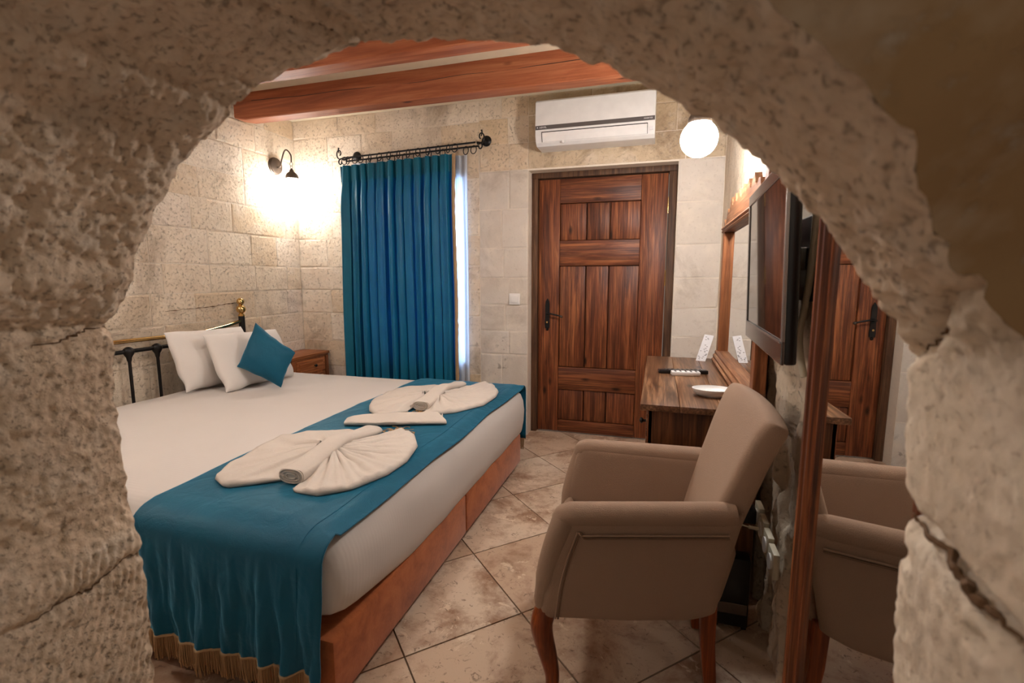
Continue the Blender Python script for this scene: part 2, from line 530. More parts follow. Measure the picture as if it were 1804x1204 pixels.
_t = MT['pane'].node_tree
_tr = _t.nodes.new('ShaderNodeBsdfTransparent'); _mx = _t.nodes.new('ShaderNodeMixShader'); _mx.inputs[0].default_value = 0.12
_t.links.new(_tr.outputs[0], _mx.inputs[1]); _t.links.new(_t.nodes['Principled BSDF'].outputs[0], _mx.inputs[2]); _t.links.new(_mx.outputs[0], _t.nodes['Material Output'].inputs[0])

t_ = NT('fill_lamp_glow'); t_.col(W4); t_.b.inputs['Emission Color'].default_value = (*GLOBE_COLOR, 1); t_.b.inputs['Emission Strength'].default_value = 34.0; MT['opal'] = t_.m  # glow of the added, unseen fill lamp under the ceiling

MT['earth'] = plain('packed_earth', srgb(112, 84, 58), 0.95, bumpscale=90, bumpstr=0.6)
# ================================================================== FLOOR
def clip(poly, ax, val, keep_less):
    out = []
    for i in range(len(poly)):
        p, q = poly[i], poly[(i + 1) % len(poly)]
        pin = (p[ax] <= val) if keep_less else (p[ax] >= val)
        qin = (q[ax] <= val) if keep_less else (q[ax] >= val)
        if pin: out.append(p)
        if pin != qin:
            t = (val - p[ax]) / (q[ax] - p[ax])
            out.append((p[0] + (q[0] - p[0]) * t, p[1] + (q[1] - p[1]) * t))
    return out

floor = MB().box(XL - 0.1, XR + 0.15, -0.7, 3.72, -0.12, -0.006).build('floor', MT['grout'])
tag(floor, 'floor of large brown travertine tiles laid diagonally', 'floor', kind='structure')
STEP = 0.607
g = 0.004
for i in range(-6, 8):
    for k in range(-8, 10):
        # cell between x+y = a0..a1 and y-x = b0..b1
        a0 = 0.507 + i * STEP + g; a1 = a0 + STEP - 2 * g
        b0 = 1.362 + k * STEP + g; b1 = b0 + STEP - 2 * g
        poly = [((a - b) / 2, (a + b) / 2) for a, b in ((a0, b0), (a1, b0), (a1, b1), (a0, b1))]
        for ax, val, less in ((0, XL + 0.0, False), (0, XR + 0.06, True), (1, -0.6, False), (1, 3.69, True)):
            poly = clip(poly, ax, val, less)
            if len(poly) < 3: break
        if len(poly) < 3: continue
        area = 0.5 * abs(sum(poly[q][0] * poly[(q + 1) % len(poly)][1] - poly[(q + 1) % len(poly)][0] * poly[q][1] for q in range(len(poly))))
        if area < 0.002: continue
        dz = random.uniform(-0.0012, 0.0)
        MB().prism([(p[0], p[1]) for p in poly], -0.02, dz, 'z').build('tile', MT['tile'], floor)

# ================================================================== BLOCK WALLS
def block(parent, fn, u0, u1, v0, v1, mat, depth=0.03, amp=0.0055):
    """dressed stone with slightly uneven face; fn(u, v, out) -> world point"""
    nu, nv = 5, 4
    vs = []; fs = []
    sd = random.uniform(0, 100)
    for j in range(nv):
        for i in range(nu):
            a = i / (nu - 1); b = j / (nv - 1)
            e = 0.010
            u = u0 + (u1 - u0) * (0 if i == 0 else 1 if i == nu - 1 else (e / (u1 - u0) if i == 1 else 1 - e / (u1 - u0) if i == nu - 2 else a))
            v = v0 + (v1 - v0) * (0 if j == 0 else 1 if j == nv - 1 else (e / (v1 - v0) if j == 1 else 1 - e / (v1 - v0)))
            edge = i in (0, nu - 1) or j in (0, nv - 1)
            out = (0.0005 if edge else 0.0022 + amp * noise.noise((u * 4 + sd, v * 4, sd)))
            if edge:
                u += 0.004 * noise.noise((u * 9, v * 9, sd)); v += 0.004 * noise.noise((u * 9, v * 9, sd + 5))
            vs.append(fn(u, v, out))
    for j in range(nv - 1):
        for i in range(nu - 1):
            fs.append((j * nu + i, j * nu + i + 1, (j + 1) * nu + i + 1, (j + 1) * nu + i))
    ring = [i for i in range(nu)] + [j * nu + nu - 1 for j in range(1, nv)] + [(nv - 1) * nu + i for i in range(nu - 2, -1, -1)] + [j * nu for j in range(nv - 2, 0, -1)]
    corners = [(u0, v0), (u1, v0), (u1, v1), (u0, v1)]
    b = len(vs)
    for (u, v) in corners: vs.append(fn(u, v, -depth))
    segs = [ring[0:nu], ring[nu - 1:nu + nv - 1], ring[nu + nv - 2:2 * nu + nv - 2], ring[2 * nu + nv - 3:] + [ring[0]]]
    for q, sg in enumerate(segs):
        fs.append(tuple(sg[::-1]) + (b + q, b + (q + 1) % 4))
    m = MB(); m.add(vs, fs)
    return m.build('stone_block', mat, parent)

def courses(parent, fn, u_lo, u_hi, zs, holes, mat, lmin=0.24, lmax=0.50, gap=0.0034, fixed=()):
    """rows of blocks; holes/fixed are (u0,u1,v0,v1)"""
    for (a, b, c, d) in fixed:
        block(parent, fn, a + gap / 2, b - gap / 2, c + gap / 2, d - gap / 2, mat)
    blocked = list(holes) + list(fixed)
    for r in range(len(zs) - 1):
        z0, z1 = zs[r], zs[r + 1]
        spans = [(u_lo, u_hi, z0, z1)]
        for (a, b, c, d) in blocked:
            new = []
            for (s0, s1, y0, y1) in spans:
                if d <= y0 + 0.02 or c >= y1 - 0.02 or b <= s0 or a >= s1:
                    new.append((s0, s1, y0, y1)); continue
                if a > s0: new.append((s0, a, y0, y1))
                if b < s1: new.append((b, s1, y0, y1))
                m0, m1 = max(a, s0), min(b, s1)
                if d < y1 - 0.02: new.append((m0, m1, d, y1))
                if c > y0 + 0.02: new.append((m0, m1, y0, c))
            spans = new
        for (s0, s1, y0, y1) in spans:
            u = s0
            while u < s1 - 0.02:
                L = random.uniform(lmin, lmax)
                e = u + L
                if s1 - e < lmin * 0.6: e = s1
                if e - u > 0.05 and y1 - y0 > 0.04:
                    block(parent, fn, u + gap / 2, e - gap / 2, y0 + gap / 2, y1 - gap / 2, mat)
                u = e

DOOR = (-0.925, 0.10, 0.0, 1.965)
WIN = (-2.28, -1.42, 0.55, 1.95)
zs_l = [0.0, 0.23, 0.45, 0.67, 0.905, 1.10, 1.29, 1.52, 1.73, 1.93, 2.14, 2.33, 2.48]
# back wall core with its two openings
c = MB()
y0, y1 = YB + 0.0012, 3.74
c.box(XL - 0.12, WIN[0], y0, y1, -0.05, ZC + 0.05)
c.box(WIN[0], WIN[1], y0, y1, -0.05, WIN[2]); c.box(WIN[0], WIN[1], y0, y1, WIN[3], ZC + 0.05)
c.box(WIN[1], DOOR[0], y0, y1, -0.05, ZC + 0.05)
c.box(DOOR[0], DOOR[1], y0, y1, DOOR[3], ZC + 0.05)
c.box(DOOR[1], XR + 0.14, y0, y1, -0.05, ZC + 0.05)
wall_back = c.build('wall_back', MT['mortar'])
tag(wall_back, 'back wall of squared pale stone blocks around door and curtained window', 'wall', kind='structure')
fb = lambda u, v, out: (u, YB - out, v)
random.seed(21)
courses(wall_back, fb, XL, -1.30, zs_l, [WIN], MT['block'], 0.26, 0.46)
zs_m = [0.0, 0.30, 0.62, 0.80, 1.00, 1.20, 1.42, 1.70, 1.975, 2.16, 2.34, 2.48]
courses(wall_back, fb, -1.30, DOOR[0], zs_m[:4], [], MT['spotted'], 0.17, 0.24)
courses(wall_back, fb, -1.30, DOOR[0], zs_m[3:9], [], MT['render'], 0.17, 0.24)
courses(wall_back, fb, -1.30, DOOR[0], zs_m[8:], [], MT['block'], 0.17, 0.24)
courses(wall_back, fb, DOOR[0], XR, zs_m[:9], [DOOR], MT['render'], 0.26, 0.5)
courses(wall_back, fb, DOOR[0], XR, zs_m[8:], [], MT['stained'], 0.26, 0.5, fixed=[(-0.925, 0.14, 1.975, 2.16)])

# left wall
wall_left = MB().box(XL - 0.25, XL - 0.0012, YF - 0.3, YB + 0.2, -0.05, ZC + 0.05).build('wall_left', MT['mortar'])
tag(wall_left, 'left wall of warm cream stone blocks behind the headboard', 'wall', kind='structure')
fl = lambda u, v, out: (XL + out, u, v)
random.seed(5)
courses(wall_left, fl, YF, YB, zs_l, [], MT['block'], 0.24, 0.52)

cr = [(XL + 0.0035, y, z) for (y, z) in ((2.256, 0.993), (2.40, 0.998), (2.57, 1.004), (2.708, 1.016), (2.80, 1.022), (2.868, 1.029))]
cr = [(p[0], p[1], p[2] + 0.008 * noise.noise((k * 0.7, 1, 1))) for k, p in enumerate(catmull(cr, 6))]
MB().tube(cr, [0.009 * (0.12 + abs(noise.noise((k * 0.5, 2, 2)))) for k in range(len(cr))], 5).build('open_joint', MT['earth'], wall_left)
# right wall: worn plaster breaking away to bare rock low down
def right_face(a, b):
    y = YF - 0.02 + (YB + 0.03 - YF) * a
    z = -0.03 + (ZC + 0.05) * b
    n = noise.noise((0.0, y * 2.2, z * 1.6)) * 0.010 + noise.noise((3.0, y * 9, z * 6)) * 0.004
    # broken zone near the sockets: vertical tongues of lost plaster
    w = sstep(1.15, 1.4, y) * (1 - sstep(1.85, 2.1, y)) * (1 - sstep(0.75, 1.0, z))
    r = noise.noise((5.0, y * 7, z * 2.2)) + 0.5 * noise.noise((7.0, y * 16, z * 7))
    n -= w * 0.030 * sstep(-0.05, 0.12, r)
    n += w * 0.007 * noise.noise((1.0, y * 45, z * 45))
    hi = sstep(1.55, 1.75, z) * (1 - sstep(2.5, 2.9, y))
    n += hi * 0.012 * noise.noise((2.0, y * 20, z * 6))
    n += 0.030 * (1 - sstep(1.0, 1.25, y))
    return (XR - n, y, z)
wall_right = grid('wall_right', 260, 170, right_face, MT['rough_wall'])
tag(wall_right, 'right wall of worn plaster over rough crumbling rock', 'wall', kind='structure')

# ================================================================== CEILING
ceiling = MB().box(XL - 0.1, XR + 0.12, YF - 0.3, YB + 0.2, ZC, ZC + 0.08).build('ceiling', MT['ceiling'])
tag(ceiling, 'cream boarded ceiling carried on orange timber beams', 'ceiling', kind='structure')
for yc in (2.912, 2.335, 1.758, 1.181):
    m = MB()
    n = 34
    vs = []; fs = []
    prof = [(-0.056, 0.0), (-0.049, -0.006), (0.049, -0.006), (0.056, 0.0), (0.056, 0.176), (-0.056, 0.176)]
    for i in range(n + 1):
        x = XL + 0.035 + (XR - 0.02 - XL - 0.035) * i / n
        ch = 0.02 if i == 0 else 0.0
        for (dy, dz) in prof:
            wob = 0.004 * noise.noise((x * 2.3, yc * 3, dz * 9))
            vs.append((x, yc + dy * (1 - ch * 6) + wob, 2.305 + dz + (ch if dz < 0.1 else 0) + wob * 0.6))
    k = len(prof)
    for i in range(n):
        for j in range(k):
            fs.append((i * k + j, i * k + (j + 1) % k, (i + 1) * k + (j + 1) % k, (i + 1) * k + j))
    fs.append(tuple(range(k))); fs.append(tuple(n * k + j for j in range(k - 1, -1, -1)))
    m.add(vs, fs)
    bm_ = m.build('beam', MT['beam'], ceiling, smooth=True)
    # long drying split in the near face
    pts = [(XL + 0.2 + (3.0) * q / 30, yc - 0.0565 + 0.004 * noise.noise(((XL + 0.2 + 0.1 * q) * 2.3, yc * 3, 0.9)), 2.415 + 0.012 * noise.noise((q * 0.35, yc, 1)) - 0.012 * sin(q / 9)) for q in range(31)]
    MB().tube(pts, 0.0016, 5).build('drying_crack', MT['dark_gap'], bm_)

# ================================================================== FRONT WALL: pierced rock opening
ARCH = [(-0.8967, 0.4283), (-0.8908, 0.53), (-0.89, 0.6), (-0.8925, 0.6567), (-0.8917, 0.7133), (-0.9008, 0.7508), (-0.9125, 0.7875), (-0.9133, 0.8417), (-0.915, 0.8742), (-0.9167, 0.9167), (-0.9192, 0.9583), (-0.9175, 1.0), (-0.9083, 1.0417), (-0.9067, 1.0717), (-0.9092, 1.1017), (-0.9158, 1.1267), (-0.8925, 1.1467), (-0.8667, 1.1717), (-0.845, 1.2), (-0.8358, 1.2375), (-0.8108, 1.265), (-0.7875, 1.3), (-0.7592, 1.33), (-0.7442, 1.3508), (-0.7183, 1.375), (-0.6867, 1.4025), (-0.6567, 1.4167), (-0.6317, 1.4283), (-0.6133, 1.4417), (-0.6083, 1.455), (-0.5783, 1.46), (-0.5517, 1.4742), (-0.5367, 1.4767), (-0.5167, 1.4817), (-0.4733, 1.4917), (-0.4225, 1.5), (-0.3867, 1.5025), (-0.3775, 1.5108), (-0.3608, 1.5083), (-0.3442, 1.5008), (-0.3117, 1.5), (-0.2567, 1.4958), (-0.2183, 1.4875), (-0.1967, 1.4817), (-0.1467, 1.4742), (-0.1125, 1.4617), (-0.0792, 1.4483), (-0.0525, 1.4325), (-0.0267, 1.4175), (-0.0108, 1.41), (0.0108, 1.3958), (0.0292, 1.3792), (0.0475, 1.3708), (0.0717, 1.3517), (0.0892, 1.3383), (0.1108, 1.3158), (0.1283, 1.2975), (0.1492, 1.2725), (0.1667, 1.2508), (0.19, 1.2208), (0.2125, 1.1908), (0.2333, 1.1617), (0.245, 1.1442), (0.25, 1.1317), (0.2517, 1.105), (0.255, 1.0742), (0.2567, 1.0433), (0.2592, 1.0117), (0.2633, 0.98), (0.2692, 0.9583), (0.2667, 0.9417), (0.2658, 0.9217), (0.2658, 0.895), (0.2658, 0.8608), (0.2667, 0.8267), (0.2692, 0.7992), (0.2717, 0.74)]
ARCH = [(-0.905, -0.02), (-0.90, 0.2)] + ARCH + [(0.273, 0.6), (0.275, 0.4), (0.277, 0.2), (0.277, -0.02)]
# resample to even steps
def resample(pts, n):
    d = [0.0]
    for i in range(1, len(pts)):
        d.append(d[-1] + math.dist(pts[i - 1], pts[i]))
    out = []
    for k in range(n):
        s = d[-1] * k / (n - 1)
        out.append(tuple(interp(s, d, [p[q] for p in pts]) for q in range(len(pts[0]))))
    return out, d[-1]
NS = 900
arc, ARC_LEN = resample(ARCH, NS)
nrm = []
for i in range(NS):
    a = arc[max(i - 9, 0)]; b = arc[min(i + 9, NS - 1)]
    tx, tz = b[0] - a[0], b[1] - a[1]
    L = math.hypot(tx, tz)
    nrm.append((-tz / L, tx / L))       # points out of the opening, into the rock
def near_y(x, z):
    """how far the tunnel reaches towards the viewer's side"""
    y = 0.27
    y += 0.11 * sstep(-0.12, 0.08, x) * sstep(1.02, 1.15, z)
    y += 0.07 * sstep(0.13, 0.21, x) * sstep(1.0, 1.12, z)
    y += 0.02 * noise.noise((x * 5, z * 5, 4))
    return y
# stone joints as (index along the opening, drift along the depth)
def s_index(px, pz):
    return min(range(NS), key=lambda i: (arc[i][0] - px) ** 2 + (arc[i][1] - pz) ** 2)
JOINTS = [(s_index(-0.895, 0.70), -9), (s_index(-0.913, 1.117), -16), (s_index(-0.383, 1.504), -30), (s_index(0.252, 1.117), -20), (s_index(0.269, 0.954), 15)]
NTT = 110
def joint_pos(j, t):
    return JOINTS[j][0] + JOINTS[j][1] * t + 2.5 * noise.noise((t * 6, j * 3.1, 0))
DS = ARC_LEN / (NS - 1)
def arch_point(i, t):
    x, z = arc[i]; nx, nz = nrm[i]
    # rounded lip at the far edge, then the tunnel side, slightly flaring
    ny = near_y(x, z)
    y = YF - 0.004 - (YF - ny) * t
    lip = 0.005 * math.exp(-t * 22)
    off = lip + 0.010 * t - (0.009 if x < -0.6 else 0.004)
    p = (x * 1.0, y, z)
    big = noise.noise((x * 4.0, y * 4.0, z * 4.0)) * 0.014 * min(1, t * 4)
    mid = noise.noise((x * 16, y * 16, z * 16)) * 0.0065
    fin = noise.noise((x * 55, y * 55, z * 55)) * 0.0050 + noise.noise((x * 120, y * 120, z * 120)) * 0.0034
    k_r = 0.45 if x > 0.1 and z < 1.12 else 1.0
    r = big + (mid + fin) * k_r
    pit = noise.noise((x * 26 + 9, y * 20, z * 26))
    if pit > 0.40: r += (pit - 0.40) * 0.024
    if x < -0.75 and z < 0.74:            # tool marks of the dressed lower stone
        ph = (z + y * 0.35 + 0.012 * noise.noise((y * 9, z * 9, 2))) * 2 * pi / 0.021
        ph = (y * 1.0 - z * 0.30 + 0.006 * noise.noise((y * 9, z * 9, 2))) * 2 * pi / 0.0135
        r = r * 0.6 + 0.0022 * sin(ph) * (0.5 + 0.5 * sstep(-0.3, 0.2, noise.noise((y * 6, z * 6, 8))))
    for j in range(len(JOINTS)):
        d = abs(i - joint_pos(j, t)) * DS
        w = (0.008, 0.008, 0.005, 0.008, 0.009)[j]
        if d < w * 2.5:
            dep = 0.016 if j != 4 else 0.034
            r += dep * math.exp(-(d / w) ** 2) * (0.6 + 0.8 * abs(noise.noise((t * 7, j, 3))))
    o = off + r
    dy = 0.004 * noise.noise((x * 30, y * 30 + 7, z * 30))
    return (x + nx * o, y + dy, z + nz * o)
wall_front = empty('wall_front', (0, YF, 0), label='thick pierced wall of rough brown cave stone framing the view', cat='wall', kind='structure')
wall_front.location = (0, 0, 0)
cache = [[arch_point(i, (q / (NTT - 1)) ** 1.25) for i in range(NS)] for q in range(NTT)]
cuts = []
parts = [([], {}) for _ in range(len(JOINTS) + 1)]
for q in range(NTT - 1):
    t = ((q + 0.5) / (NTT - 1)) ** 1.25
    jp = [joint_pos(j, t) for j in range(len(JOINTS))]
    for i in range(NS - 1):
        k = sum(1 for p in jp if i + 0.5 > p)
        parts[k][0].append(((q, i), (q, i + 1), (q + 1, i + 1), (q + 1, i)))
mats = [MT['arch_chisel'], MT['arch'], MT['arch'], MT['arch'], MT['arch_pale'], MT['arch_pale']]
for (fl_, idx), mt in zip(parts, mats):
    vs = []; fs = []
    for f in fl_:
        q = []
        for key in f:
            if key not in idx:
                idx[key] = len(vs); vs.append(cache[key[0]][key[1]])
            q.append(idx[key])
        fs.append(tuple(q))
    mesh('rock_block', vs, fs, mt, wall_front, True)
# earth packed into the open joints
for (j, t0, t1, rad) in ((4, 0.02, 0.52, 0.009), (3, 0.05, 0.45, 0.003), (1, 0.03, 0.35, 0.003), (0, 0.0, 0.5, 0.0025), (2, 0.0, 0.4, 0.002)):
    pts = []; rs = []
    for k in range(41):
        t = t0 + (t1 - t0) * k / 40
        i = int(max(0, min(NS - 1, round(joint_pos(j, t)))))
        q = ((t ** 0.8) * (NTT - 1)); q = min(NTT - 1, int(q))
        p = cache[q][i]
        of = 0.020 if j == 4 else 0.001
        pts.append((p[0] - nrm[i][0] * of, p[1], p[2] - nrm[i][1] * of))
        rs.append(rad * (0.35 + 0.9 * abs(noise.noise((k * 0.31, j * 5.0, 1.0)))) * (0.3 + 0.7 * sin(pi * min(1, max(0.02, k / 40)))))
    MB().tube(pts, rs, 6).build('packed_joint', MT['earth'], wall_front, True)
# room-side face and viewer-side face, from the opening out to the wall's edges
def outward(p, k, lo, hi, zlo, zhi):
    cx_, cz_ = -0.3, 0.75
    dx, dz = p[0] - cx_, p[1] - cz_
    s = 1e9
    if dx > 1e-9: s = min(s, (hi - cx_) / dx)
    if dx < -1e-9: s = min(s, (lo - cx_) / dx)
    if dz > 1e-9: s = min(s, (zhi - cz_) / dz)
    if dz < -1e-9: s = min(s, (zlo - cz_) / dz)
    return (cx_ + dx * (1 + (s - 1) * k), cz_ + dz * (1 + (s - 1) * k))
vs = []; fs = []
NR = 14
for r in range(NR):
    k = (r / (NR - 1)) ** 1.6
    for i in range(0, NS, 2):
        c0 = cache[0][i]
        q = outward((c0[0], c0[2]), k, XL, XR + 0.1, -0.02, ZC)
        y = c0[1] + (0.006 * noise.noise((q[0] * 6, q[1] * 6, 1)) if r else 0)
        vs.append((q[0], y, q[1]))
nn = len(range(0, NS, 2))
for r in range(NR - 1):
    for i in range(nn - 1):
        fs.append((r * nn + i, (r + 1) * nn + i, (r + 1) * nn + i + 1, r * nn + i + 1))
mesh('room_side_face', vs, fs, MT['render'], wall_front, True)
vs = []; fs = []
for r in range(NR + 6):
    k = (r / (NR + 5)) ** 1.7
    for i in range(0, NS, 2):
        c0 = cache[NTT - 1][i]
        q = outward((c0[0], c0[2]), k, XL, 2.2, -0.02, ZC + 0.6)
        d = math.hypot(q[0] - c0[0], q[1] - c0[2])
        y = c0[1] - 0.35 * d / (1 + 3 * d) + (0.012 * noise.noise((q[0] * 7, q[1] * 7, 6)) + 0.006 * noise.noise((q[0] * 22, q[1] * 22, 6)) if r else 0)
        vs.append((q[0], y, q[1]))
for r in range(NR + 5):
    for i in range(nn - 1):
        fs.append((r * nn + i, r * nn + i + 1, (r + 1) * nn + i + 1, (r + 1) * nn + i))
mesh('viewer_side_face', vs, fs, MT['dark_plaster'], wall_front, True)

# ================================================================== DOOR
door = empty('door_1', (0, 3.63, 0), label='reddish brown panelled plank door with black iron handle in the back wall', cat='door', kind='structure')
def dpart(name, x0, x1, z0, z1, y0, y1, mat, bev=0.004, parent=None):
    p = parent or door
    o = MB().box(x0, x1, y0 - 3.63, y1 - 3.63, z0, z1, bev).build(name, mat, p, smooth=True)
    return o
# frame
dpart('door_frame_jamb', -0.925, -0.880, 0, 1.965, 3.585, 3.70, MT['frame_wood'])
dpart('door_frame_jamb', 0.047, 0.10, 0, 1.965, 3.585, 3.70, MT['frame_wood'])
dpart('door_frame_head', -0.925, 0.10, 1.925, 1.965, 3.58, 3.70, MT['frame_wood'])
LX0, LX1 = -0.876, 0.043
dpart('stile', LX0, LX0 + 0.160, 0.01, 1.92, 3.612, 3.652, MT['door_z'])
dpart('stile', LX1 - 0.178, LX1, 0.01, 1.92, 3.612, 3.652, MT['door_z'])
px0, px1 = LX0 + 0.161, LX1 - 0.179
for (z0, z1) in ((1.745, 1.92), (1.29, 1.475), (0.345, 0.52), (0.01, 0.10)):
    dpart('rail', px0, px1, z0, z1, 3.612, 3.652, MT['door_x'])
w = px1 - px0
for (z0, z1) in ((1.476, 1.744), (0.521, 1.289), (0.101, 0.344)):
    for (a, b) in ((0.0, 0.335), (0.345, 0.625), (0.635, 1.0)):
        dpart('panel_board', px0 + w * a + 0.001, px0 + w * b - 0.001, z0 + 0.001, z1 - 0.001, 3.626 + random.uniform(-0.002, 0.002), 3.648, MT['door_z'], 0.006)
dpart('backing_board', px0 - 0.02, px1 + 0.02, 0.02, 1.9, 3.649, 3.66, MT['door_z'], 0.0)
# ironwork
hx = -0.803
plate = MB().prism([(hx - 0.016, 0.82), (hx + 0.016, 0.82), (hx + 0.019, 0.85), (hx + 0.016, 0.90), (hx + 0.016, 1.0), (hx + 0.012, 1.025), (hx, 1.045), (hx - 0.012, 1.025), (hx - 0.016, 1.0), (hx - 0.016, 0.90), (hx - 0.019, 0.85)], 3.602 - 3.63, 3.612 - 3.63, 'y').build('handle_plate', MT['black_iron'], door)
MB().lathe([(0.0, 0.0), (0.010, 0.0), (0.010, 0.03), (0.0, 0.03)], (hx, -0.028, 0.93), 'y', 12).build('handle_boss', MT['black_iron'], plate, True)
MB().tube(catmull([(hx, -0.055, 0.93), (hx + 0.03, -0.062, 0.932), (hx + 0.08, -0.060, 0.922), (hx + 0.115, -0.056, 0.912)]), 0.006, 8).build('lever', MT['black_iron'], plate, True)
MB().lathe([(0, 0), (0.008, 0.002), (0.011, 0.009), (0.008, 0.016), (0, 0.018)], (hx + 0.115, -0.047, 0.911), 'y', 12).build('lever_knob', MT['bronze'], plate, True)
MB().lathe([(0.0, 0.0), (0.007, 0.0), (0.007, 0.006), (0.0, 0.006)], (hx, -0.028, 0.865), 'y', 12).build('lock_cylinder', MT['brass'], plate, True)
MB().lathe([(0.0, 0.0), (0.011, 0.0), (0.006, 0.008), (0.0, 0.009)], (hx, -0.024, 0.81), 'y', 12).build('plate_finial', MT['black_iron'], plate, True)
for z in (1.70, 1.20, 0.30):
    MB().lathe([(0.0, -0.055), (0.006, -0.055), (0.006, 0.055), (0.0, 0.055)], (0.046, -0.026, z), 'z', 10).build('hinge', MT['brass'], door, True)

# ================================================================== WINDOW (behind the curtain)
win = empty('window_1', ((WIN[0] + WIN[1]) / 2, 3.66, WIN[2]), label='window in the stone niche hidden behind the teal curtain', cat='window', kind='structure')
cx0, cz0 = (WIN[0] + WIN[1]) / 2, WIN[2]
hw = (WIN[1] - WIN[0]) / 2; hh = WIN[3] - WIN[2]
for (a, b) in ((-hw, -hw + 0.05), (-0.025, 0.025), (hw - 0.05, hw)):
    MB().box(a, b, -0.02, 0.03, 0, hh).build('window_stile', MT['frame_wood'], win)
for (a, b) in ((0, 0.05), (hh - 0.05, hh)):
    for (p, q) in ((-hw + 0.05, -0.025), (0.025, hw - 0.05)):
        MB().box(p, q, -0.02, 0.03, a, b).build('window_rail', MT['frame_wood'], win)
for (p, q) in ((-hw + 0.05, -0.025), (0.025, hw - 0.05)):
    MB().box(p, q, 0.0, 0.006, 0.05, hh - 0.05).build('pane', MT['pane'], win)
# ================================================================== SCONCES
def lamp_glass(k):
    m = MT['globe'].copy(); m.node_tree.nodes['Principled BSDF'].inputs['Emission Strength'].default_value = GLOBE_STRENGTH * k
    return m
def sconce(loc, side, arm, label, strength=1.0):
    """loc: wall point of the back plate, side: +1 points to +x, -1 to -x"""
    r = empty('wall_sconce', loc, 0, label, 'lamp', 'globe wall sconces')
    s = side
    MB().lathe([(0.0, 0.0), (0.066, 0.0), (0.066, 0.008 * s), (0.060, 0.012 * s), (0.060, 0.022 * s), (0.052, 0.026 * s), (0.0, 0.027 * s)], (0, 0, 0), 'x', 28).build('back_plate', MT['bronze'], r, True)
    a = arm
    path = catmull([(0.024 * s, 0, -0.01), (0.055 * s, 0, -0.004), (0.072 * s, 0, 0.045), (0.5 * a * s + 0.02 * s, 0, 0.105), (0.8 * a * s, 0, 0.112), (a * s, 0, 0.072), (a * s, 0, 0.02)], 6)
    MB().tube(path, 0.0055, 8).build('gooseneck_arm', MT['bronze'], r, True)
    ch = MB().torus((a * s, 0, 0.006), 0.014, 0.0022, 'y', 16, 6).build('chain_link', MT['bronze'], r, True)
    MB().torus((a * s, 0, -0.018), 0.011, 0.0022, 'x', 14, 6).build('chain_link', MT['bronze'], r, True)
    cap = MB().lathe([(0.0, -0.026), (0.008, -0.028), (0.010, -0.036), (0.016, -0.040), (0.016, -0.048), (0.022, -0.055), (0.036, -0.066), (0.046, -0.082), (0.049, -0.098), (0.049, -0.106), (0.0, -0.106)], (a * s, 0, 0), 'z', 28).build('cap', MT['bronze'], r, True)
    gp = []
    R = 0.076; zc = -0.168
    for i in range(17):
        th = 0.62 + (pi - 0.62) * i / 16
        gp.append((R * sin(th), zc + R * cos(th)))
    MB().lathe(gp, (a * s, 0, 0), 'z', 32).build('glass_globe', lamp_glass(strength), r, True)
    return r
sconce((XL + 0.004, 3.25, 2.075), 1, 0.16, 'bronze gooseneck sconce with lit glass globe in the corner beside the curtain', 0.5)
sconce((XL + 0.004, 0.69, 2.075), 1, 0.16, 'added unseen gooseneck sconce brightening the room from the near side of the bed', 0.7)  # twin sconce outside the view, added to raise the room's brightness
sconce((XR - 0.002, 2.285, 1.955), -1, 0.24, 'large lit glass globe sconce high on the right wall above the desk mirror', 1.4)

# extra fill lamp between the beams, out of view, added to brighten the room
cl = empty('added_fill_lamp', (-1.05, 1.47, ZC), label='unseen round fill lamp added between the beams to brighten the room', cat='lamp')
MB().lathe([(0.0, 0.0), (0.085, 0.0), (0.085, -0.02), (0.07, -0.028), (0.0, -0.028)], (0, 0, 0), 'z', 28).build('fill_lamp_rose', MT['bronze'], cl, True)
MB().lathe([(0.07, -0.028), (0.115, -0.06), (0.13, -0.10), (0.115, -0.14), (0.07, -0.168), (0.0, -0.178)], (0, 0, 0), 'z', 32).build('fill_lamp_shade', MT['opal'], cl, True)

# ================================================================== AIR CONDITIONER
ac = empty('air_conditioner', (-0.44, YB, 2.08), label='white split air conditioner mounted on the back wall above the door', cat='air conditioner')
AW = 0.385
prof = [(0.0, 0.285), (-0.185, 0.285), (-0.197, 0.272), (-0.204, 0.18), (-0.206, 0.10), (-0.20, 0.055), (-0.182, 0.018), (-0.155, 0.0), (0.0, 0.0)]
m = MB(); m.prism(prof, -AW, AW, 'x')
b = m.build('body', MT['white_plastic'], ac)
mod = b.modifiers.new('bev', 'BEVEL'); mod.width = 0.004; mod.segments = 2; mod.limit_method = 'ANGLE'
m = MB(); m.prism([(-0.186, 0.2855), (-0.199, 0.273), (-0.2065, 0.18), (-0.2085, 0.118), (-0.206, 0.118), (-0.19, 0.27)], -AW + 0.004, AW - 0.004, 'x'); m.build('front_panel', MT['white_plastic'], ac)
st = MB().box(-AW + 0.003, AW - 0.003, -0.2105, -0.204, 0.096, 0.121).build('accent_strip', MT['grey_strip'], ac)
MB().box(-AW + 0.045, AW - 0.045, -0.2095, -0.2035, 0.077, 0.0815).build('outlet_gap', MT['dark_gap'], ac)
for sx in (-1, 1):
    MB().prism([(-0.2095, 0.080), (-0.203, 0.050), (-0.189, 0.022), (-0.186, 0.022), (-0.200, 0.05), (-0.205, 0.080)], sx * (AW - 0.046) - 0.0012, sx * (AW - 0.046) + 0.0012, 'x').build('outlet_gap', MT['dark_gap'], ac)
MB().prism([(-0.2085, 0.0765), (-0.206, 0.052), (-0.192, 0.021), (-0.188, 0.021), (-0.20, 0.052), (-0.203, 0.0765)], -AW + 0.049, AW - 0.049, 'x').build('air_flap', MT['white_plastic'], ac)
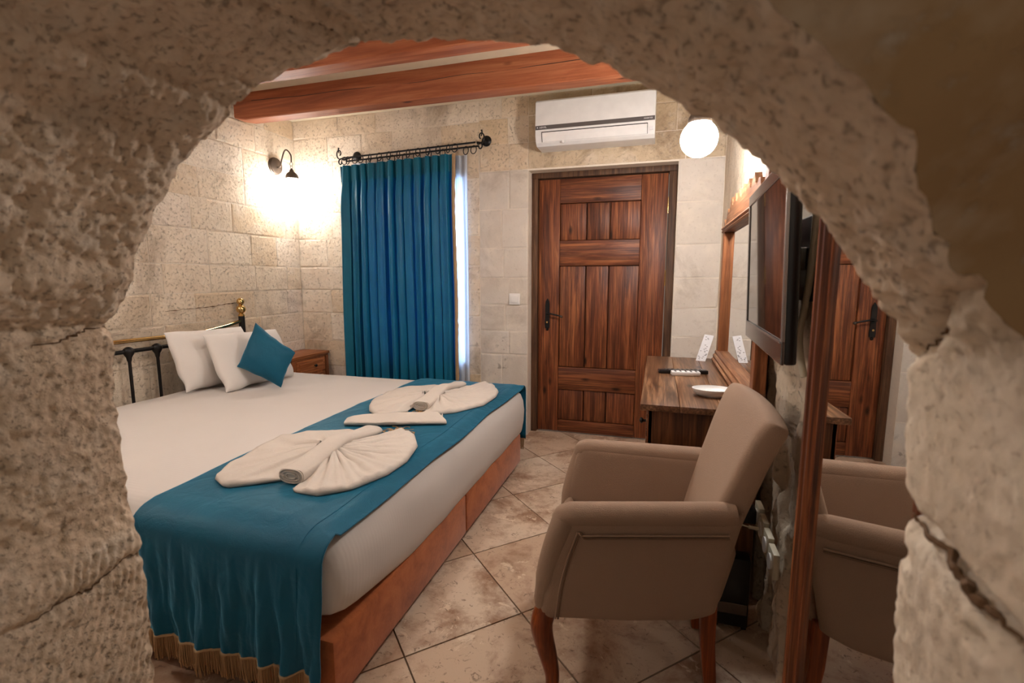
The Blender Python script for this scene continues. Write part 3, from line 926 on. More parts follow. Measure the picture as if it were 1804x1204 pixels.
MB().box(-0.205, -0.188, -0.199, -0.186, 0.004, 0.020, 0.002).build('flap_clip', MT['white_plastic'], ac)
MB().box(AW - 0.033, AW - 0.012, -0.2055, -0.200, 0.038, 0.060).build('display_badge', MT['paper'], ac)
def lettering(txt, size, loc, rot, mat, parent, name='lettering', align='LEFT'):
    cu = bpy.data.curves.new(name, 'FONT'); cu.body = txt; cu.size = size; cu.extrude = 0.0004; cu.align_x = align
    tmp = bpy.data.objects.new('tmp', cu); COL.objects.link(tmp)
    dg = bpy.context.evaluated_depsgraph_get(); dg.update()
    me = bpy.data.meshes.new_from_object(tmp.evaluated_get(dg))
    bpy.data.objects.remove(tmp, do_unlink=True); bpy.data.curves.remove(cu)
    me.name = name
    o = link(name, me, mat, parent)
    o.location = loc; o.rotation_euler = rot
    return o
lettering('AIRFEL', 0.017, (-AW + 0.030, -0.2110, 0.1025), (radians(90), 0, 0), MT['paper'], st)
MB().prism([(-AW + 0.014, 0.1085), (-AW + 0.018, 0.1135), (-AW + 0.022, 0.1085), (-AW + 0.018, 0.1035)], -0.2115, -0.2105, 'y').build('logo_mark', MT['paper'], st)
lettering('INVERTER', 0.012, (AW - 0.016, -0.2110, 0.1045), (radians(90), 0, 0), MT['paper'], st, align='RIGHT')

# ================================================================== LIGHT SWITCH
sw = empty('light_switch', (-1.024, YB - 0.006, 1.043), label='white square light switch on the stone wall left of the door', cat='switch')
MB().box(-0.042, 0.042, -0.008, 0.004, -0.042, 0.042, 0.003).build('plate', MT['white_plastic'], sw, True)
MB().box(-0.027, 0.027, -0.013, -0.006, -0.027, 0.027, 0.002).build('rocker', MT['white_plastic'], sw, True)

# ================================================================== CURTAINS AND ROD
rod = empty('curtain_rod', (-1.83, YB, 2.13), label='black wrought iron double curtain rod with scroll ends above the window', cat='curtain rod')
slope = 0.035 / 1.16
def rz(x): return 0.0 + slope * (x + 0.0)
for (dy, dz, x0, x1) in ((-0.115, 0.012, -0.56, 0.545), (-0.075, -0.004, -0.545, 0.555)):
    MB().tube([(x0, dy, dz + rz(x0)), (x1, dy, dz + rz(x1))], 0.0065, 8).build('rod_bar', MT['black_iron'], rod, True)
for sx in (-1, 1):
    ex = sx * 0.56
    z0 = rz(ex)
    MB().lathe([(0.0, 0.0), (0.038, 0.0), (0.038, 0.006), (0.03, 0.014), (0.018, 0.02), (0.0, 0.022)], (ex - sx * 0.055 if sx < 0 else ex + 0.03, 0, z0 + 0.045), 'y', 18).build('wall_rosette', MT['black_iron'], rod, True)
    bx = ex - sx * 0.055 if sx < 0 else ex + 0.03
    MB().tube(catmull([(bx, -0.01, z0 + 0.045), (bx, -0.06, z0 + 0.03), (ex, -0.095, z0 + 0.004), (ex, -0.12, z0 + 0.01)]), 0.006, 8).build('bracket', MT['black_iron'], rod, True)
    sc1 = [(ex, -0.115, z0 + 0.012)]
    for k in range(15):
        a = k / 14 * 1.9 * pi
        rr = 0.040 * (1 - k / 20)
        sc1.append((ex + sx * (0.028 + rr * sin(a) * 0.7), -0.115, z0 + 0.012 + 0.034 - rr * cos(a)))
    MB().tube(sc1, 0.005, 7).build('scroll', MT['black_iron'], rod, True)
    sc2 = [(ex, -0.115, z0 + 0.012)]
    for k in range(13):
        a = k / 12 * 1.6 * pi
        rr = 0.024 * (1 - k / 22)
        sc2.append((ex + sx * (0.020 + rr * sin(a) * 0.8), -0.115, z0 + 0.006 - 0.024 + rr * cos(a)))
    MB().tube(sc2, 0.005, 7).build('scroll', MT['black_iron'], rod, True)
    MB().tube([(ex + sx * 0.03, -0.115, z0 + 0.05), (ex + sx * 0.036, -0.115, z0 + 0.075), (ex + sx * 0.032, -0.115, z0 + 0.092)], [0.004, 0.005, 0.007], 7).build('scroll_tip', MT['black_iron'], rod, True)
ring_me = None
xs_f = [-0.545, -0.515, -0.45] + [-0.40 + 0.0815 * k for k in range(10)] + [0.385]
xs_b = [-0.36 + 0.105 * k for k in range(7)] + [0.455, 0.515]
for (xs, dy, dz) in ((xs_f, -0.115, 0.012), (xs_b, -0.075, -0.004)):
    for x in xs:
        if ring_me is None:
            o = MB().torus((0, 0, 0), 0.028, 0.0034, 'x', 18, 6).build('curtain_ring', MT['black_iron'], rod, True); ring_me = o.data
        else:
            o = bpy.data.objects.new('curtain_ring', ring_me); COL.objects.link(o); o.parent = rod
        o.location = (x, dy, dz + rz(x) - 0.0215)
        o.rotation_euler = (0, 0, radians(random.uniform(50, 95)))

def drape(name, x0, x1, y, ztop, zbot, folds, amp, mat, seed, nu=300, nv=30, lean=0.0, parent=None, topamp=0.35, tslope=0.0, xs=1.0):
    def fn(a, b):
        h = b ** 0.8                       # 0 top .. 1 bottom
        ph = a * folds * 2 * pi + 1.1 * noise.noise((a * 5, seed, 0)) * 2.2 + 1.3 * noise.noise((a * 4.5, h * 1.3, seed + 2)) * h
        k = topamp + (1 - topamp) * sstep(0.0, 0.16, h)
        f = ((1 if sin(ph) > 0 else -1) * abs(sin(ph)) ** 0.75 + 0.35 * sin(2.3 * ph + seed)) * amp * k * (0.75 + 0.5 * noise.noise((a * 9, seed + 3, h * 0.7)))
        f += 0.012 * sin(a * folds * 5 * 2 * pi) * (1 - sstep(0.0, 0.10, h)) * 0.45
        f += 0.010 * noise.noise((a * 16, h * 2.2, seed)) * h
        x = x0 + (x1 - x0) * a + xs * (-0.010 * sin(2 * ph) + 0.010 * cos(ph)) * k + lean * h * (a - 0.5) + 0.008 * noise.noise((a * 7, h * 3, seed + 9))
        z = ztop + tslope * (a - 0.5) - (ztop - zbot) * h
        return (x, y + f, z)
    return grid(name, nu, nv, fn, mat, parent), fn
cu = empty('curtain', (-1.94, 3.385, 0.02), label='long teal satin curtain hanging in deep folds in front of the window', cat='curtain')
o, cf = drape('curtain_cloth', -2.41, -1.455, 3.352, 2.075, 0.02, 12.5, 0.052, MT['curtain'], 2.0, nu=420, lean=0.05, tslope=0.03)
o.parent = cu; o.location = (1.94, -3.385, -0.02)
m = MB()
edge = [cf(1.0, k / 60) for k in range(61)]
vs = []; fs = []
for k, p in enumerate(edge):
    wv = 0.004 * noise.noise((k * 0.7, 1, 1))
    vs += [(p[0] - 0.002, p[1] - 0.004, p[2]), (p[0] + 0.012 + wv, p[1] - 0.010, p[2]), (p[0] + 0.022 + 2 * wv, p[1] + 0.004, p[2]), (p[0] + 0.010, p[1] + 0.010, p[2])]
for k in range(60):
    for q in range(4):
        fs.append((k * 4 + q, k * 4 + (q + 1) % 4, k * 4 + 4 + (q + 1) % 4, k * 4 + 4 + q))
m.add(vs, fs); o2 = m.build('braid_edge', MT['braid'], cu, True); o2.location = (1.94, -3.385, -0.02)
vs = [cf(a / 160, 0.0) for a in range(161)] + [cf(a / 160, 0.028) for a in range(161)]
vs = [(p[0], p[1] - 0.004, p[2]) for p in vs]
ht = mesh('heading_tape', vs, [(i, i + 1, 162 + i, 161 + i) for i in range(160)], MT['curtain'], cu, True); ht.location = (1.94, -3.385, -0.02)
sh, _ = drape('sheer_curtain', -2.36, -1.385, 3.452, 2.10, 0.03, 14, 0.014, MT['sheer'], 6.0, nu=200, nv=12, topamp=0.6, xs=0.0)
tag(sh, 'thin white voile curtain showing as a bright strip beside the teal curtain', 'curtain')

# ================================================================== BED
bed = empty('bed', (-1.85, 1.97, 0), label='wide bed with white fitted sheet on a rust suede divan and iron headboard', cat='bed')
BX, BY = -1.85, 1.97
def bp(name, mb, mat, parent=None, smooth=True):
    o = mb.build(name, mat, parent or bed, smooth)
    if parent is None: o.location = (-BX, -BY, 0)
    return o
base_halves = []
for (ya, yb) in ((0.992, 1.938), (1.944, 2.85)):
    bp('divan_base', MB().box(-2.80, -0.80, ya, yb, 0.035, 0.225, 0.012), MT['suede'])
    for x in (-2.6, -0.87):
        for y in (ya + 0.08, yb - 0.08):
            bp('foot', MB().lathe([(0.022, 0.0), (0.026, 0.008), (0.026, 0.03), (0.022, 0.036)], (x, y, 0), 'z', 14), MT['black_plastic'])
MX0, MX1, MY0, MY1 = -2.82, -0.785, 0.995, 2.955
def mat_top(x, y):
    """height of the sheet's upper surface"""
    u = (x - (MX0 + MX1) / 2) / ((MX1 - MX0) / 2); v = (y - (MY0 + MY1) / 2) / ((MY1 - MY0) / 2)
    return 0.512 + 0.014 * (1 - v * v) * (1 - 0.6 * u * u) + 0.004 * noise.noise((x * 3, y * 3, 0))
def mattress_mesh():
    nper = 220
    loops = []
    cx, cy = (MX0 + MX1) / 2, (MY0 + MY1) / 2
    hx, hy = (MX1 - MX0) / 2, (MY1 - MY0) / 2
    def rr(k, ins, rad):
        # rounded rectangle point at parameter k in [0,1)
        ax, ay = hx - ins, hy - ins
        a = 2 * pi * k
        # superellipse-like walk around by angle
        c_, s_ = cos(a), sin(a)
        t = 1e9
        p = 26.0
        rden = (abs(c_ / ax) ** p + abs(s_ / ay) ** p) ** (1 / p)
        return (cx + c_ / rden, cy + s_ / rden)
    prof = [(0.10, 0.0), (0.05, 0.0), (0.028, 0.004), (0.010, 0.03), (0.0, 0.09), (-0.004, 0.16), (0.002, 0.22), (0.016, 0.265), (0.045, 0.295), (0.085, 0.310)]
    vs = []; fs = []
    for (ins, h) in prof:
        for k in range(nper):
            x, y = rr(k / nper, ins, 0.1)
            # the sheet's lower edge lifts at the near foot corner
            lift = 0.055 * (1 - sstep(1.0, 1.55, y)) * sstep(-1.4, -0.9, x)
            zb = 0.205 + lift
            zt = mat_top(x, y)
            z = zb + (zt - zb) * h / 0.310
            w = 0.006 * noise.noise((x * 5, y * 5, z * 4))
            vs.append((x + w, y + w, z))
    for i in range(len(prof) - 1):
        for k in range(nper):
            fs.append((i * nper + k, i * nper + (k + 1) % nper, (i + 1) * nper + (k + 1) % nper, (i + 1) * nper + k))
    last = (len(prof) - 1) * nper
    prev = last
    for sc_ in (0.8, 0.6, 0.4, 0.2):
        b = len(vs)
        for k in range(nper):
            x, y, _ = vs[last + k]
            x = cx + (x - cx) * sc_; y = cy + (y - cy) * sc_
            vs.append((x, y, mat_top(x, y)))
        for k in range(nper):
            fs.append((prev + k, prev + (k + 1) % nper, b + (k + 1) % nper, b + k))
        prev = b
    vs.append((cx, cy, mat_top(cx, cy)))
    for k in range(nper): fs.append((prev + k, prev + (k + 1) % nper, len(vs) - 1))
    o = mesh('mattress', vs, fs, MT['sheet'], bed, True)
    o.location = (-BX, -BY, 0)
    return o
mt = mattress_mesh()
# headboard
HX = -2.87
hb = bp('headboard', MB().tube([(HX, 1.16, 0.785), (HX, 2.765, 0.785)], 0.012, 10), MT['black_iron'])
def hpart(name, mb, mat):
    return mb.build(name, mat, hb, True)
for y in (1.165, 2.765):
    hpart('post', MB().tube([(HX, y, 0.0), (HX, y, 0.93)], 0.021, 14), MT['black_iron'])
    hpart('post_ring', MB().lathe([(0.0, 0.78), (0.028, 0.78), (0.033, 0.79), (0.028, 0.80), (0.0, 0.80)], (HX, y, 0), 'z', 16), MT['black_iron'])
    hpart('finial', MB().lathe([(0.0, 0.925), (0.025, 0.928), (0.02, 0.94), (0.014, 0.948)] + [(0.032 * sin(a), 0.977 - 0.032 * cos(a)) for a in [0.42 + 2.2 * k / 8 for k in range(9)]] + [(0.012, 1.008)] + [(0.026 * sin(a), 1.032 - 0.026 * cos(a)) for a in [0.5 + (pi - 0.5) * k / 8 for k in range(9)]], (HX, y, 0), 'z', 20), MT['brass'])
br = catmull([(HX, 1.165, 0.895), (HX, 1.32, 0.862), (HX, 1.55, 0.842), (HX, 1.96, 0.845), (HX, 2.35, 0.842), (HX, 2.6, 0.864), (HX, 2.765, 0.895)], 8)
hpart('brass_rail', MB().tube(br, 0.0125, 10), MT['brass'])
for k in range(9):
    y = 1.315 + 0.1635 * k
    if y > 2.72: break
    hpart('spindle', MB().tube([(HX, y, 0.40), (HX, y, 0.785)], 0.0085, 8), MT['black_iron'])
    hpart('casting', MB().lathe([(0.009, 0.725), (0.012, 0.735), (0.014, 0.75), (0.024, 0.768), (0.030, 0.785), (0.024, 0.80), (0.010, 0.81), (0.0, 0.812)], (HX, y, 0), 'z', 12), MT['black_iron'])
hpart('lower_rail', MB().tube([(HX, 1.165, 0.40), (HX, 2.765, 0.40)], 0.012, 8), MT['black_iron'])

# ================================================================== BED RUNNER
def runner_profile():
    """(y, z, hang) down the near side, over the top, down the far side"""
    pts = []
    for k in range(27):
        t = k / 26
        pts.append((0.962 + 0.008 * t, 0.150 + 0.300 * t, 1 - t))
    for k in range(1, 8):
        a = k / 8 * pi / 2
        pts.append((0.970 + 0.075 * (1 - cos(a)), 0.45 + 0.066 * sin(a), 0))
    for k in range(71):
        pts.append((1.05 + 1.845 * k / 70, None, 0))
    for k in range(1, 6):
        a = k / 6 * pi / 2
        pts.append((2.905 + 0.065 * sin(a), 0.515 - 0.05 * (1 - cos(a)), 0))
    for k in range(10):
        pts.append((2.972, 0.455 - 0.31 * k / 9, -(k + 1) / 10))
    return pts
RP = runner_profile()
NRX = 150
def runner_pt(i, j):
    a = i / (NRX - 1)
    y, z, hang = RP[j]
    edgew = 0.012 * noise.noise((y * 2.1, 0.3, 0)) + 0.02 * sin(y * 1.4)
    xl = -1.505 + (edgew if hang <= 0 else edgew * (1 - hang)) + 0.055 * max(0, hang)
    xr = -0.800 + 0.010 * noise.noise((y * 3.0, 4.3, 0)) - 0.012 * max(0, hang)
    x = xl + (xr - xl) * a
    if z is None:
        z = mat_top(x, y) + 0.007 + 0.004 * noise.noise((x * 7 + y * 2, y * 6, 1.5)) + 0.0035 * max(0, noise.noise((x * 16 - y * 9, y * 4, 8.0)))
        drop = sstep(-0.86, -0.79, x)
        z -= 0.020 * drop
    if hang > 0:
        f = 0
        for (cxf, wdt, am) in ((0.10, 0.05, 0.9), (0.25, 0.045, 0.8), (0.40, 0.05, 1.0), (0.53, 0.04, 0.7), (0.72, 0.035, 1.2), (0.82, 0.03, 1.0), (0.95, 0.05, 0.7)):
            f += am * math.exp(-((a - cxf - 0.06 * (hang - 0.5) * sin(cxf * 9)) / wdt) ** 2)
        y -= 0.026 * f * hang ** 0.8
        y -= 0.012 * noise.noise((a * 9, hang * 3, 2)) * hang
        y -= 0.010 * noise.noise((a * 26, hang * 2.2, 4)) * hang ** 0.5 + 0.004 * noise.noise((a * 60, hang * 6, 4)) * hang ** 0.5
        z += 0.018 * noise.noise((a * 4.2, 0, 5)) * hang - 0.030 * sstep(0.9, 1.0, a) * hang
    elif hang < 0:
        y += 0.014 * (1 + sin(a * 24)) * (-hang)
    return (x, y, z)
runner = empty('bed_runner', (-1.15, 1.97, 0.51), label='teal velvet bed runner with tan fringe draped across the foot of the bed', cat='bed runner')
def rl(o): o.location = (1.15, -1.97, -0.51); return o
vs = [runner_pt(i, j) for j in range(len(RP)) for i in range(NRX)]
fs = [(j * NRX + i, j * NRX + i + 1, (j + 1) * NRX + i + 1, (j + 1) * NRX + i) for j in range(len(RP) - 1) for i in range(NRX - 1)]
rc = rl(mesh('velvet_cloth', vs, fs, MT['teal'], runner, True))
so = rc.modifiers.new('thick', 'SOLIDIFY'); so.thickness = 0.004; so.offset = 1
# stitched border near the foot-side edge
m = MB(); m.tube([tuple(Vector(runner_pt(NRX - 18, j)) + Vector((0, -0.0045 if RP[j][2] > 0 else 0, 0.0045 if RP[j][2] == 0 else 0))) for j in range(0, 100)], 0.0012, 5)
rl(m.build('border_seam', MT['teal'], runner, True))
# fringe on both hems
def fringe(row, sign, name_len, nstr, seed):
    random.seed(seed)
    m = MB()
    for k in range(nstr):
        a = (k + random.random() * 0.6) / nstr * (NRX - 1) * 0.985
        i = min(int(a), NRX - 2); f = a - i
        p = Vector(runner_pt(i, row)).lerp(Vector(runner_pt(i + 1, row)), f)
        L = name_len * random.uniform(0.82, 1.08)
        wv = random.uniform(-0.006, 0.006); dy = random.uniform(-0.006, 0.006)
        w = 0.0013
        pts = [(p.x, p.y - 0.002 * sign, p.z + 0.004), (p.x + wv * 0.3, p.y + dy * 0.5 - 0.002 * sign, p.z - L * 0.5), (p.x + wv, p.y + dy, p.z - L)]
        vs = []
        for q in pts:
            vs += [(q[0] - w, q[1] - w, q[2]), (q[0] + w, q[1] - w, q[2]), (q[0], q[1] + w, q[2])]
        fs = []
        for s in range(2):
            for e in range(3):
                fs.append((s * 3 + e, s * 3 + (e + 1) % 3, s * 3 + 3 + (e + 1) % 3, s * 3 + 3 + e))
        m.add(vs, fs)
    o = rl(m.build('fringe', MT['fringe'], runner)); o['kind'] = 'stuff'
    br_ = MB().tube([tuple(Vector(runner_pt(i, row)) + Vector((0, -0.003 * sign, 0.002))) for i in range(0, NRX)], 0.0042, 6).build('braid', MT['braid'], runner, True)
    rl(br_)
fringe(0, 1, 0.072, 620, 3)
fringe(len(RP) - 1, -1, 0.07, 420, 4)
# gold scroll embroidery between the towels
random.seed(11)
for (cx_, cy_) in ((-1.115, 1.79), (-1.075, 2.14), (-1.17, 2.10), (-1.03, 1.82)):
    for q in range(6):
        a0 = random.uniform(0, 2 * pi); x, y = cx_ + random.uniform(-0.05, 0.05), cy_ + random.uniform(-0.05, 0.05)
        pts = []
        for k in range(14):
            r_ = 0.006 + 0.028 * k / 13
            xx, yy = x + r_ * cos(a0 + k * 0.42), y + r_ * sin(a0 + k * 0.42)
            pts.append((xx, yy, mat_top(xx, yy) + 0.0155))
        rl(MB().tube(pts, 0.0022, 5, flat=0.5).build('embroidered_scroll', MT['gold'], runner, True))

# ================================================================== PILLOWS
def quad_slab(name, c, T, e, mat, parent=None, pinch=0.10, seed=0.0, wr=0.01, nu=26):
    c = [Vector(q) for q in c]    # four corners in order
    def P(a, b):
        # pull the sides in a little, so the corners stand out like ears
        a2 = a * (1 - pinch * (1 - b * b)); b2 = b * (1 - pinch * (1 - a * a))
        u, v = (a2 + 1) / 2, (b2 + 1) / 2
        p = c[0] * (1 - u) * (1 - v) + c[1] * u * (1 - v) + c[2] * u * v + c[3] * (1 - u) * v
        return p + Vector((noise.noise((a * 2, b * 2, seed)), noise.noise((a * 2, b * 2, seed + 4)), noise.noise((a * 2, b * 2, seed + 8)))) * wr
    return slab(name, P, T, nu, nu, e, 0.5, mat, parent)
p1 = empty('pillow', (-2.62, 2.4, 0.53), label='plump white pillow nearest the headboard spindles', cat='pillow', group='white bed pillows')
o = quad_slab('pillow_case', [(-2.63, 2.10, 0.53), (-2.63, 2.64, 0.53), (-2.775, 2.66, 0.865), (-2.755, 2.095, 0.882)], 0.078, 3.0, MT['linen'], p1, 0.03, 1.0); o.location = (2.62, -2.4, -0.53)
p2 = empty('pillow', (-2.44, 2.45, 0.53), label='white pillow leaning in front, behind the teal cushion', cat='pillow', group='white bed pillows')
o = quad_slab('pillow_case', [(-2.43, 2.19, 0.525), (-2.43, 2.75, 0.525), (-2.585, 2.775, 0.84), (-2.59, 2.205, 0.86)], 0.078, 3.0, MT['linen'], p2, 0.03, 5.0); o.location = (2.44, -2.45, -0.53)
cs = empty('throw_cushion', (-2.21, 2.38, 0.525), label='square teal velvet throw cushion standing on one corner against the pillows', cat='cushion')
o = quad_slab('cushion_cover', [(-2.209, 2.384, 0.528), (-2.165, 2.475, 0.735), (-2.385, 2.40, 0.925), (-2.425, 2.275, 0.668)], 0.062, 2.6, MT['teal'], cs, 0.05, 9.0, 0.006); o.location = (2.21, -2.38, -0.525)
# ================================================================== TOWELS
def zt(x, y): return mat_top(x, y) + 0.013
def wing(name, pivot, outline, parent, loc, seed, pleats=9, amp=0.010, rise=0.035):
    """fan-folded half of a towel: pleats running from the pinched pivot to the rim"""
    rim, _ = resample(outline, 96)
    nr = 26
    vs = []; fs = []
    n = len(rim)
    for r in range(nr + 3):
        q = min(r / nr, 1.0)
        for k in range(n):
            ph = k / (n - 1)
            x = pivot[0] + (rim[k][0] - pivot[0]) * (0.10 + 0.90 * q); y = pivot[1] + (rim[k][1] - pivot[1]) * (0.10 + 0.90 * q)
            fold = sin(ph * pleats * 2 * pi + 2.0 * noise.noise((ph * 4, q * 1.2, seed)))
            sharp = 1 - abs(fold) ** 0.8
            h = 0.014 + rise * (1 - q) ** 1.3 * (0.7 + 0.3 * fold) + amp * sharp * (1 - 0.75 * q) * (0.4 + q) * 1.6 + 0.006 * noise.noise((x * 14, y * 14, seed)) + 0.010 * noise.noise((ph * 13, q * 1.6, seed + 3)) * (1 - 0.6 * q)
            h *= min(1.0, ph * 14 + 0.25, (1 - ph) * 14 + 0.25)
            if r == nr + 1: h = 0.006; x += (rim[k][0] - pivot[0]) * 0.012; y += (rim[k][1] - pivot[1]) * 0.012
            if r == nr + 2: h = 0.0005
            vs.append((x, y, zt(x, y) + max(h, 0.0005)))
    for r in range(nr + 2):
        for k in range(n - 1):
            fs.append((r * n + k, r * n + k + 1, (r + 1) * n + k + 1, (r + 1) * n + k))
    o = mesh(name, vs, fs, MT['towel'], parent, True)
    o.location = loc
    so = o.modifiers.new('thick', 'SOLIDIFY'); so.thickness = 0.004; so.offset = -1
    return o
def towel_roll(A, B, w, h, parent, loc, seed):
    """flattened roll laid over the pinch, its spiral showing at the near end"""
    A = Vector((A[0], A[1], 0)); B = Vector((B[0], B[1], 0))
    d = (B - A).normalized(); s = Vector((-d.y, d.x, 0))
    nl = 26; nc = 26
    vs = []; fs = []
    for i in range(nl):
        t = i / (nl - 1)
        c = A.lerp(B, t)
        base = zt(c.x, c.y) + 0.001 + 0.030 * math.exp(-((t - 0.5) / 0.28) ** 2)
        ww = w * (1 - 0.18 * math.exp(-((t - 0.55) / 0.25) ** 2)) * (1 + 0.05 * noise.noise((t * 5, seed, 0)))
        hh_ = h * (1 - 0.25 * t)
        for k in range(nc):
            a = 2 * pi * k / nc
            cc, ss = cos(a), sin(a)
            px = ww / 2 * (abs(cc) ** 0.7) * (1 if cc >= 0 else -1)
            pz = hh_ / 2 + hh_ / 2 * (abs(ss) ** 0.8) * (1 if ss >= 0 else -1) + 0.003 * noise.noise((t * 7, a, seed))
            p = c + s * px
            vs.append((p.x, p.y, base + max(pz, 0)))
    for i in range(nl - 1):
        for k in range(nc):
            fs.append((i * nc + k, i * nc + (k + 1) % nc, (i + 1) * nc + (k + 1) % nc, (i + 1) * nc + k))
    fs.append(tuple(range(nc - 1, -1, -1))); fs.append(tuple((nl - 1) * nc + k for k in range(nc)))
    o = mesh('towel_roll', vs, fs, MT['towel'], parent, True); o.location = loc
    smooth_by_angle(o, 60); o.location = loc
    b0 = zt(A.x, A.y) + 0.002
    for q in range(3):
        f = 0.92 - 0.27 * q
        pts = []
        for k in range(25):
            a = 2 * pi * k / 24 * 0.93 + 0.4
            p = A - d * 0.0015 + s * (w / 2 * f * (abs(cos(a)) ** 0.7) * (1 if cos(a) >= 0 else -1))
            pts.append((p.x, p.y, b0 + h / 2 + h / 2 * f * sin(a)))
        e = MB().tube(pts, 0.0028, 6).build('rolled_layer', MT['towel'], o, True)
def fan_towel(c, label, left, right, roll, seed):
    r = empty('fan_towel', (c[0], c[1], zt(*c)), 0, label, 'towel', 'fan-folded towels on the bed runner')
    loc = (-c[0], -c[1], -zt(*c))
    wing('fan_wing', left[0], left[1], r, loc, seed, 4, 0.007, 0.034)
    wing('fan_wing', right[0], right[1], r, loc, seed + 7, 9, 0.011, 0.034)
    towel_roll(*roll, r, loc, seed)
fan_towel((-1.14, 1.47), 'white towel folded into a fan with a rolled middle, nearer of two on the runner',
          ((-1.175, 1.47), [(-1.205, 1.74), (-1.30, 1.705), (-1.39, 1.65), (-1.455, 1.565), (-1.44, 1.377), (-1.422, 1.249), (-1.391, 1.194), (-1.327, 1.162), (-1.302, 1.16), (-1.24, 1.201), (-1.175, 1.25)]),
          ((-1.12, 1.45), [(-1.085, 1.20), (-1.065, 1.188), (-0.988, 1.19), (-0.914, 1.259), (-0.867, 1.386), (-0.861, 1.511), (-0.896, 1.655), (-0.966, 1.763), (-1.04, 1.80), (-1.085, 1.70)]),
          ((-1.125, 1.235), (-1.150, 1.745), 0.095, 0.050), 1.0)
k_ = 0.972
fan_towel((-1.15, 2.35), 'white towel folded into a fan with a rolled middle, farther of two on the runner',
          ((-1.17, 2.31), [(x * k_, y * k_) for (x, y) in [(-1.24, 2.74), (-1.34, 2.72), (-1.422, 2.664), (-1.509, 2.573), (-1.494, 2.299), (-1.452, 2.196), (-1.389, 2.098), (-1.315, 2.044), (-1.242, 2.055), (-1.205, 2.15)]]),
          ((-1.10, 2.30), [(x * k_, y * k_) for (x, y) in [(-1.115, 2.13), (-1.076, 2.126), (-0.974, 2.211), (-0.886, 2.391), (-0.884, 2.593), (-0.907, 2.706), (-0.985, 2.847), (-1.06, 2.92), (-1.099, 2.813), (-1.13, 2.68)]]),
          ((-1.118, 2.13), (-1.160, 2.72), 0.092, 0.046), 4.0)
# folded hand towel
ft = empty('folded_towel', (-1.15, 1.94, zt(-1.15, 1.94)), label='narrow folded white towel lying between the two fan towels', cat='towel')
A = Vector((-1.355, 1.845, 0)); Bv = Vector((-0.955, 2.02, 0))
d_ = (Bv - A).normalized(); s_ = Vector((-d_.y, d_.x, 0))
vs = []; fs = []
nl, nc = 30, 20
for i in range(nl):
    t = i / (nl - 1); cpt = A.lerp(Bv, t)
    w_ = 0.075 * (1 - 0.45 * (1 - t) ** 6) ; h_ = 0.024 * (0.7 + 0.3 * sstep(0, 0.06, t))
    for k in range(nc):
        a = 2 * pi * k / nc
        cc, ss = cos(a), sin(a)
        px = w_ * (abs(cc) ** 0.45) * (1 if cc >= 0 else -1) + 0.004 * noise.noise((t * 5, k * 0.4, 3))
        pz = h_ / 2 + h_ / 2 * (abs(ss) ** 0.55) * (1 if ss >= 0 else -1)
        p = cpt + s_ * px + d_ * (0.025 * (px / 0.075) * t * -1)
        vs.append((p.x, p.y, zt(p.x, p.y) + pz + 0.001 + 0.002 * noise.noise((t * 8, k * 0.5, 7))))
for i in range(nl - 1):
    for k in range(nc):
        fs.append((i * nc + k, i * nc + (k + 1) % nc, (i + 1) * nc + (k + 1) % nc, (i + 1) * nc + k))
fs.append(tuple(range(nc - 1, -1, -1))); fs.append(tuple((nl - 1) * nc + k for k in range(nc)))
o = mesh('towel_body', vs, fs, MT['towel'], ft, True); o.location = (1.15, -1.94, -zt(-1.15, 1.94))
smooth_by_angle(o, 60)
ez = zt(-0.955, 2.02)
for q in range(2):
    pts = []
    for k in range(17):
        a = -pi / 2 + pi * k / 16
        px = 0.070 - 0.022 * q - 0.035 * (1 - cos(a))
        p = Bv + d_ * 0.002 - s_ * (0.07 - 0.02 * q) + s_ * (0.135 - 0.03 * q) * (k / 16)
        pts.append((p.x, p.y, ez + 0.012 + (0.009 - 0.004 * q) * sin(k / 16 * 2 * pi)))
    MB().tube(pts, 0.0032, 6).build('fold_edge', MT['towel'], o, True)

# ================================================================== NIGHTSTAND
ns = empty('nightstand', (-2.80, 3.235, 0), label='small orange-brown wooden nightstand in the corner beyond the bed', cat='nightstand')
MB().box(-0.135, 0.115, -0.20, 0.20, 0.0, 0.565, 0.003).build('body', MT['night_z'], ns)
tp = MB().box(-0.138, 0.132, -0.222, 0.222, 0.565, 0.588, 0.006).build('top', MT['night_y'], ns, True)
MB().box(0.117, 0.124, -0.21, 0.21, 0.552, 0.565, 0.003).build('moulding', MT['night_y'], ns)
for y in (-0.195, 0.195):
    MB().box(0.112, 0.124, y - 0.018, y + 0.018, 0.0, 0.552, 0.004).build('corner_post', MT['night_z'], ns)
for (z0, z1) in ((0.435, 0.545), (0.06, 0.42)):
    dr = MB().box(0.112, 0.122, -0.168, 0.168, z0, z1, 0.005).build('drawer_front' if z0 > 0.4 else 'cupboard_door', MT['night_y'], ns)
    MB().box(0.120, 0.128, -0.14, 0.14, z0 + 0.02, z1 - 0.02, 0.006).build('raised_panel', MT['night_y'], dr)
    MB().lathe([(0.0, 0.124), (0.006, 0.128), (0.005, 0.136), (0.012, 0.144), (0.009, 0.152), (0.0, 0.154)], (0, 0.03, (z0 + z1) / 2), 'x', 14).build('knob', MT['black_iron'], dr, True)

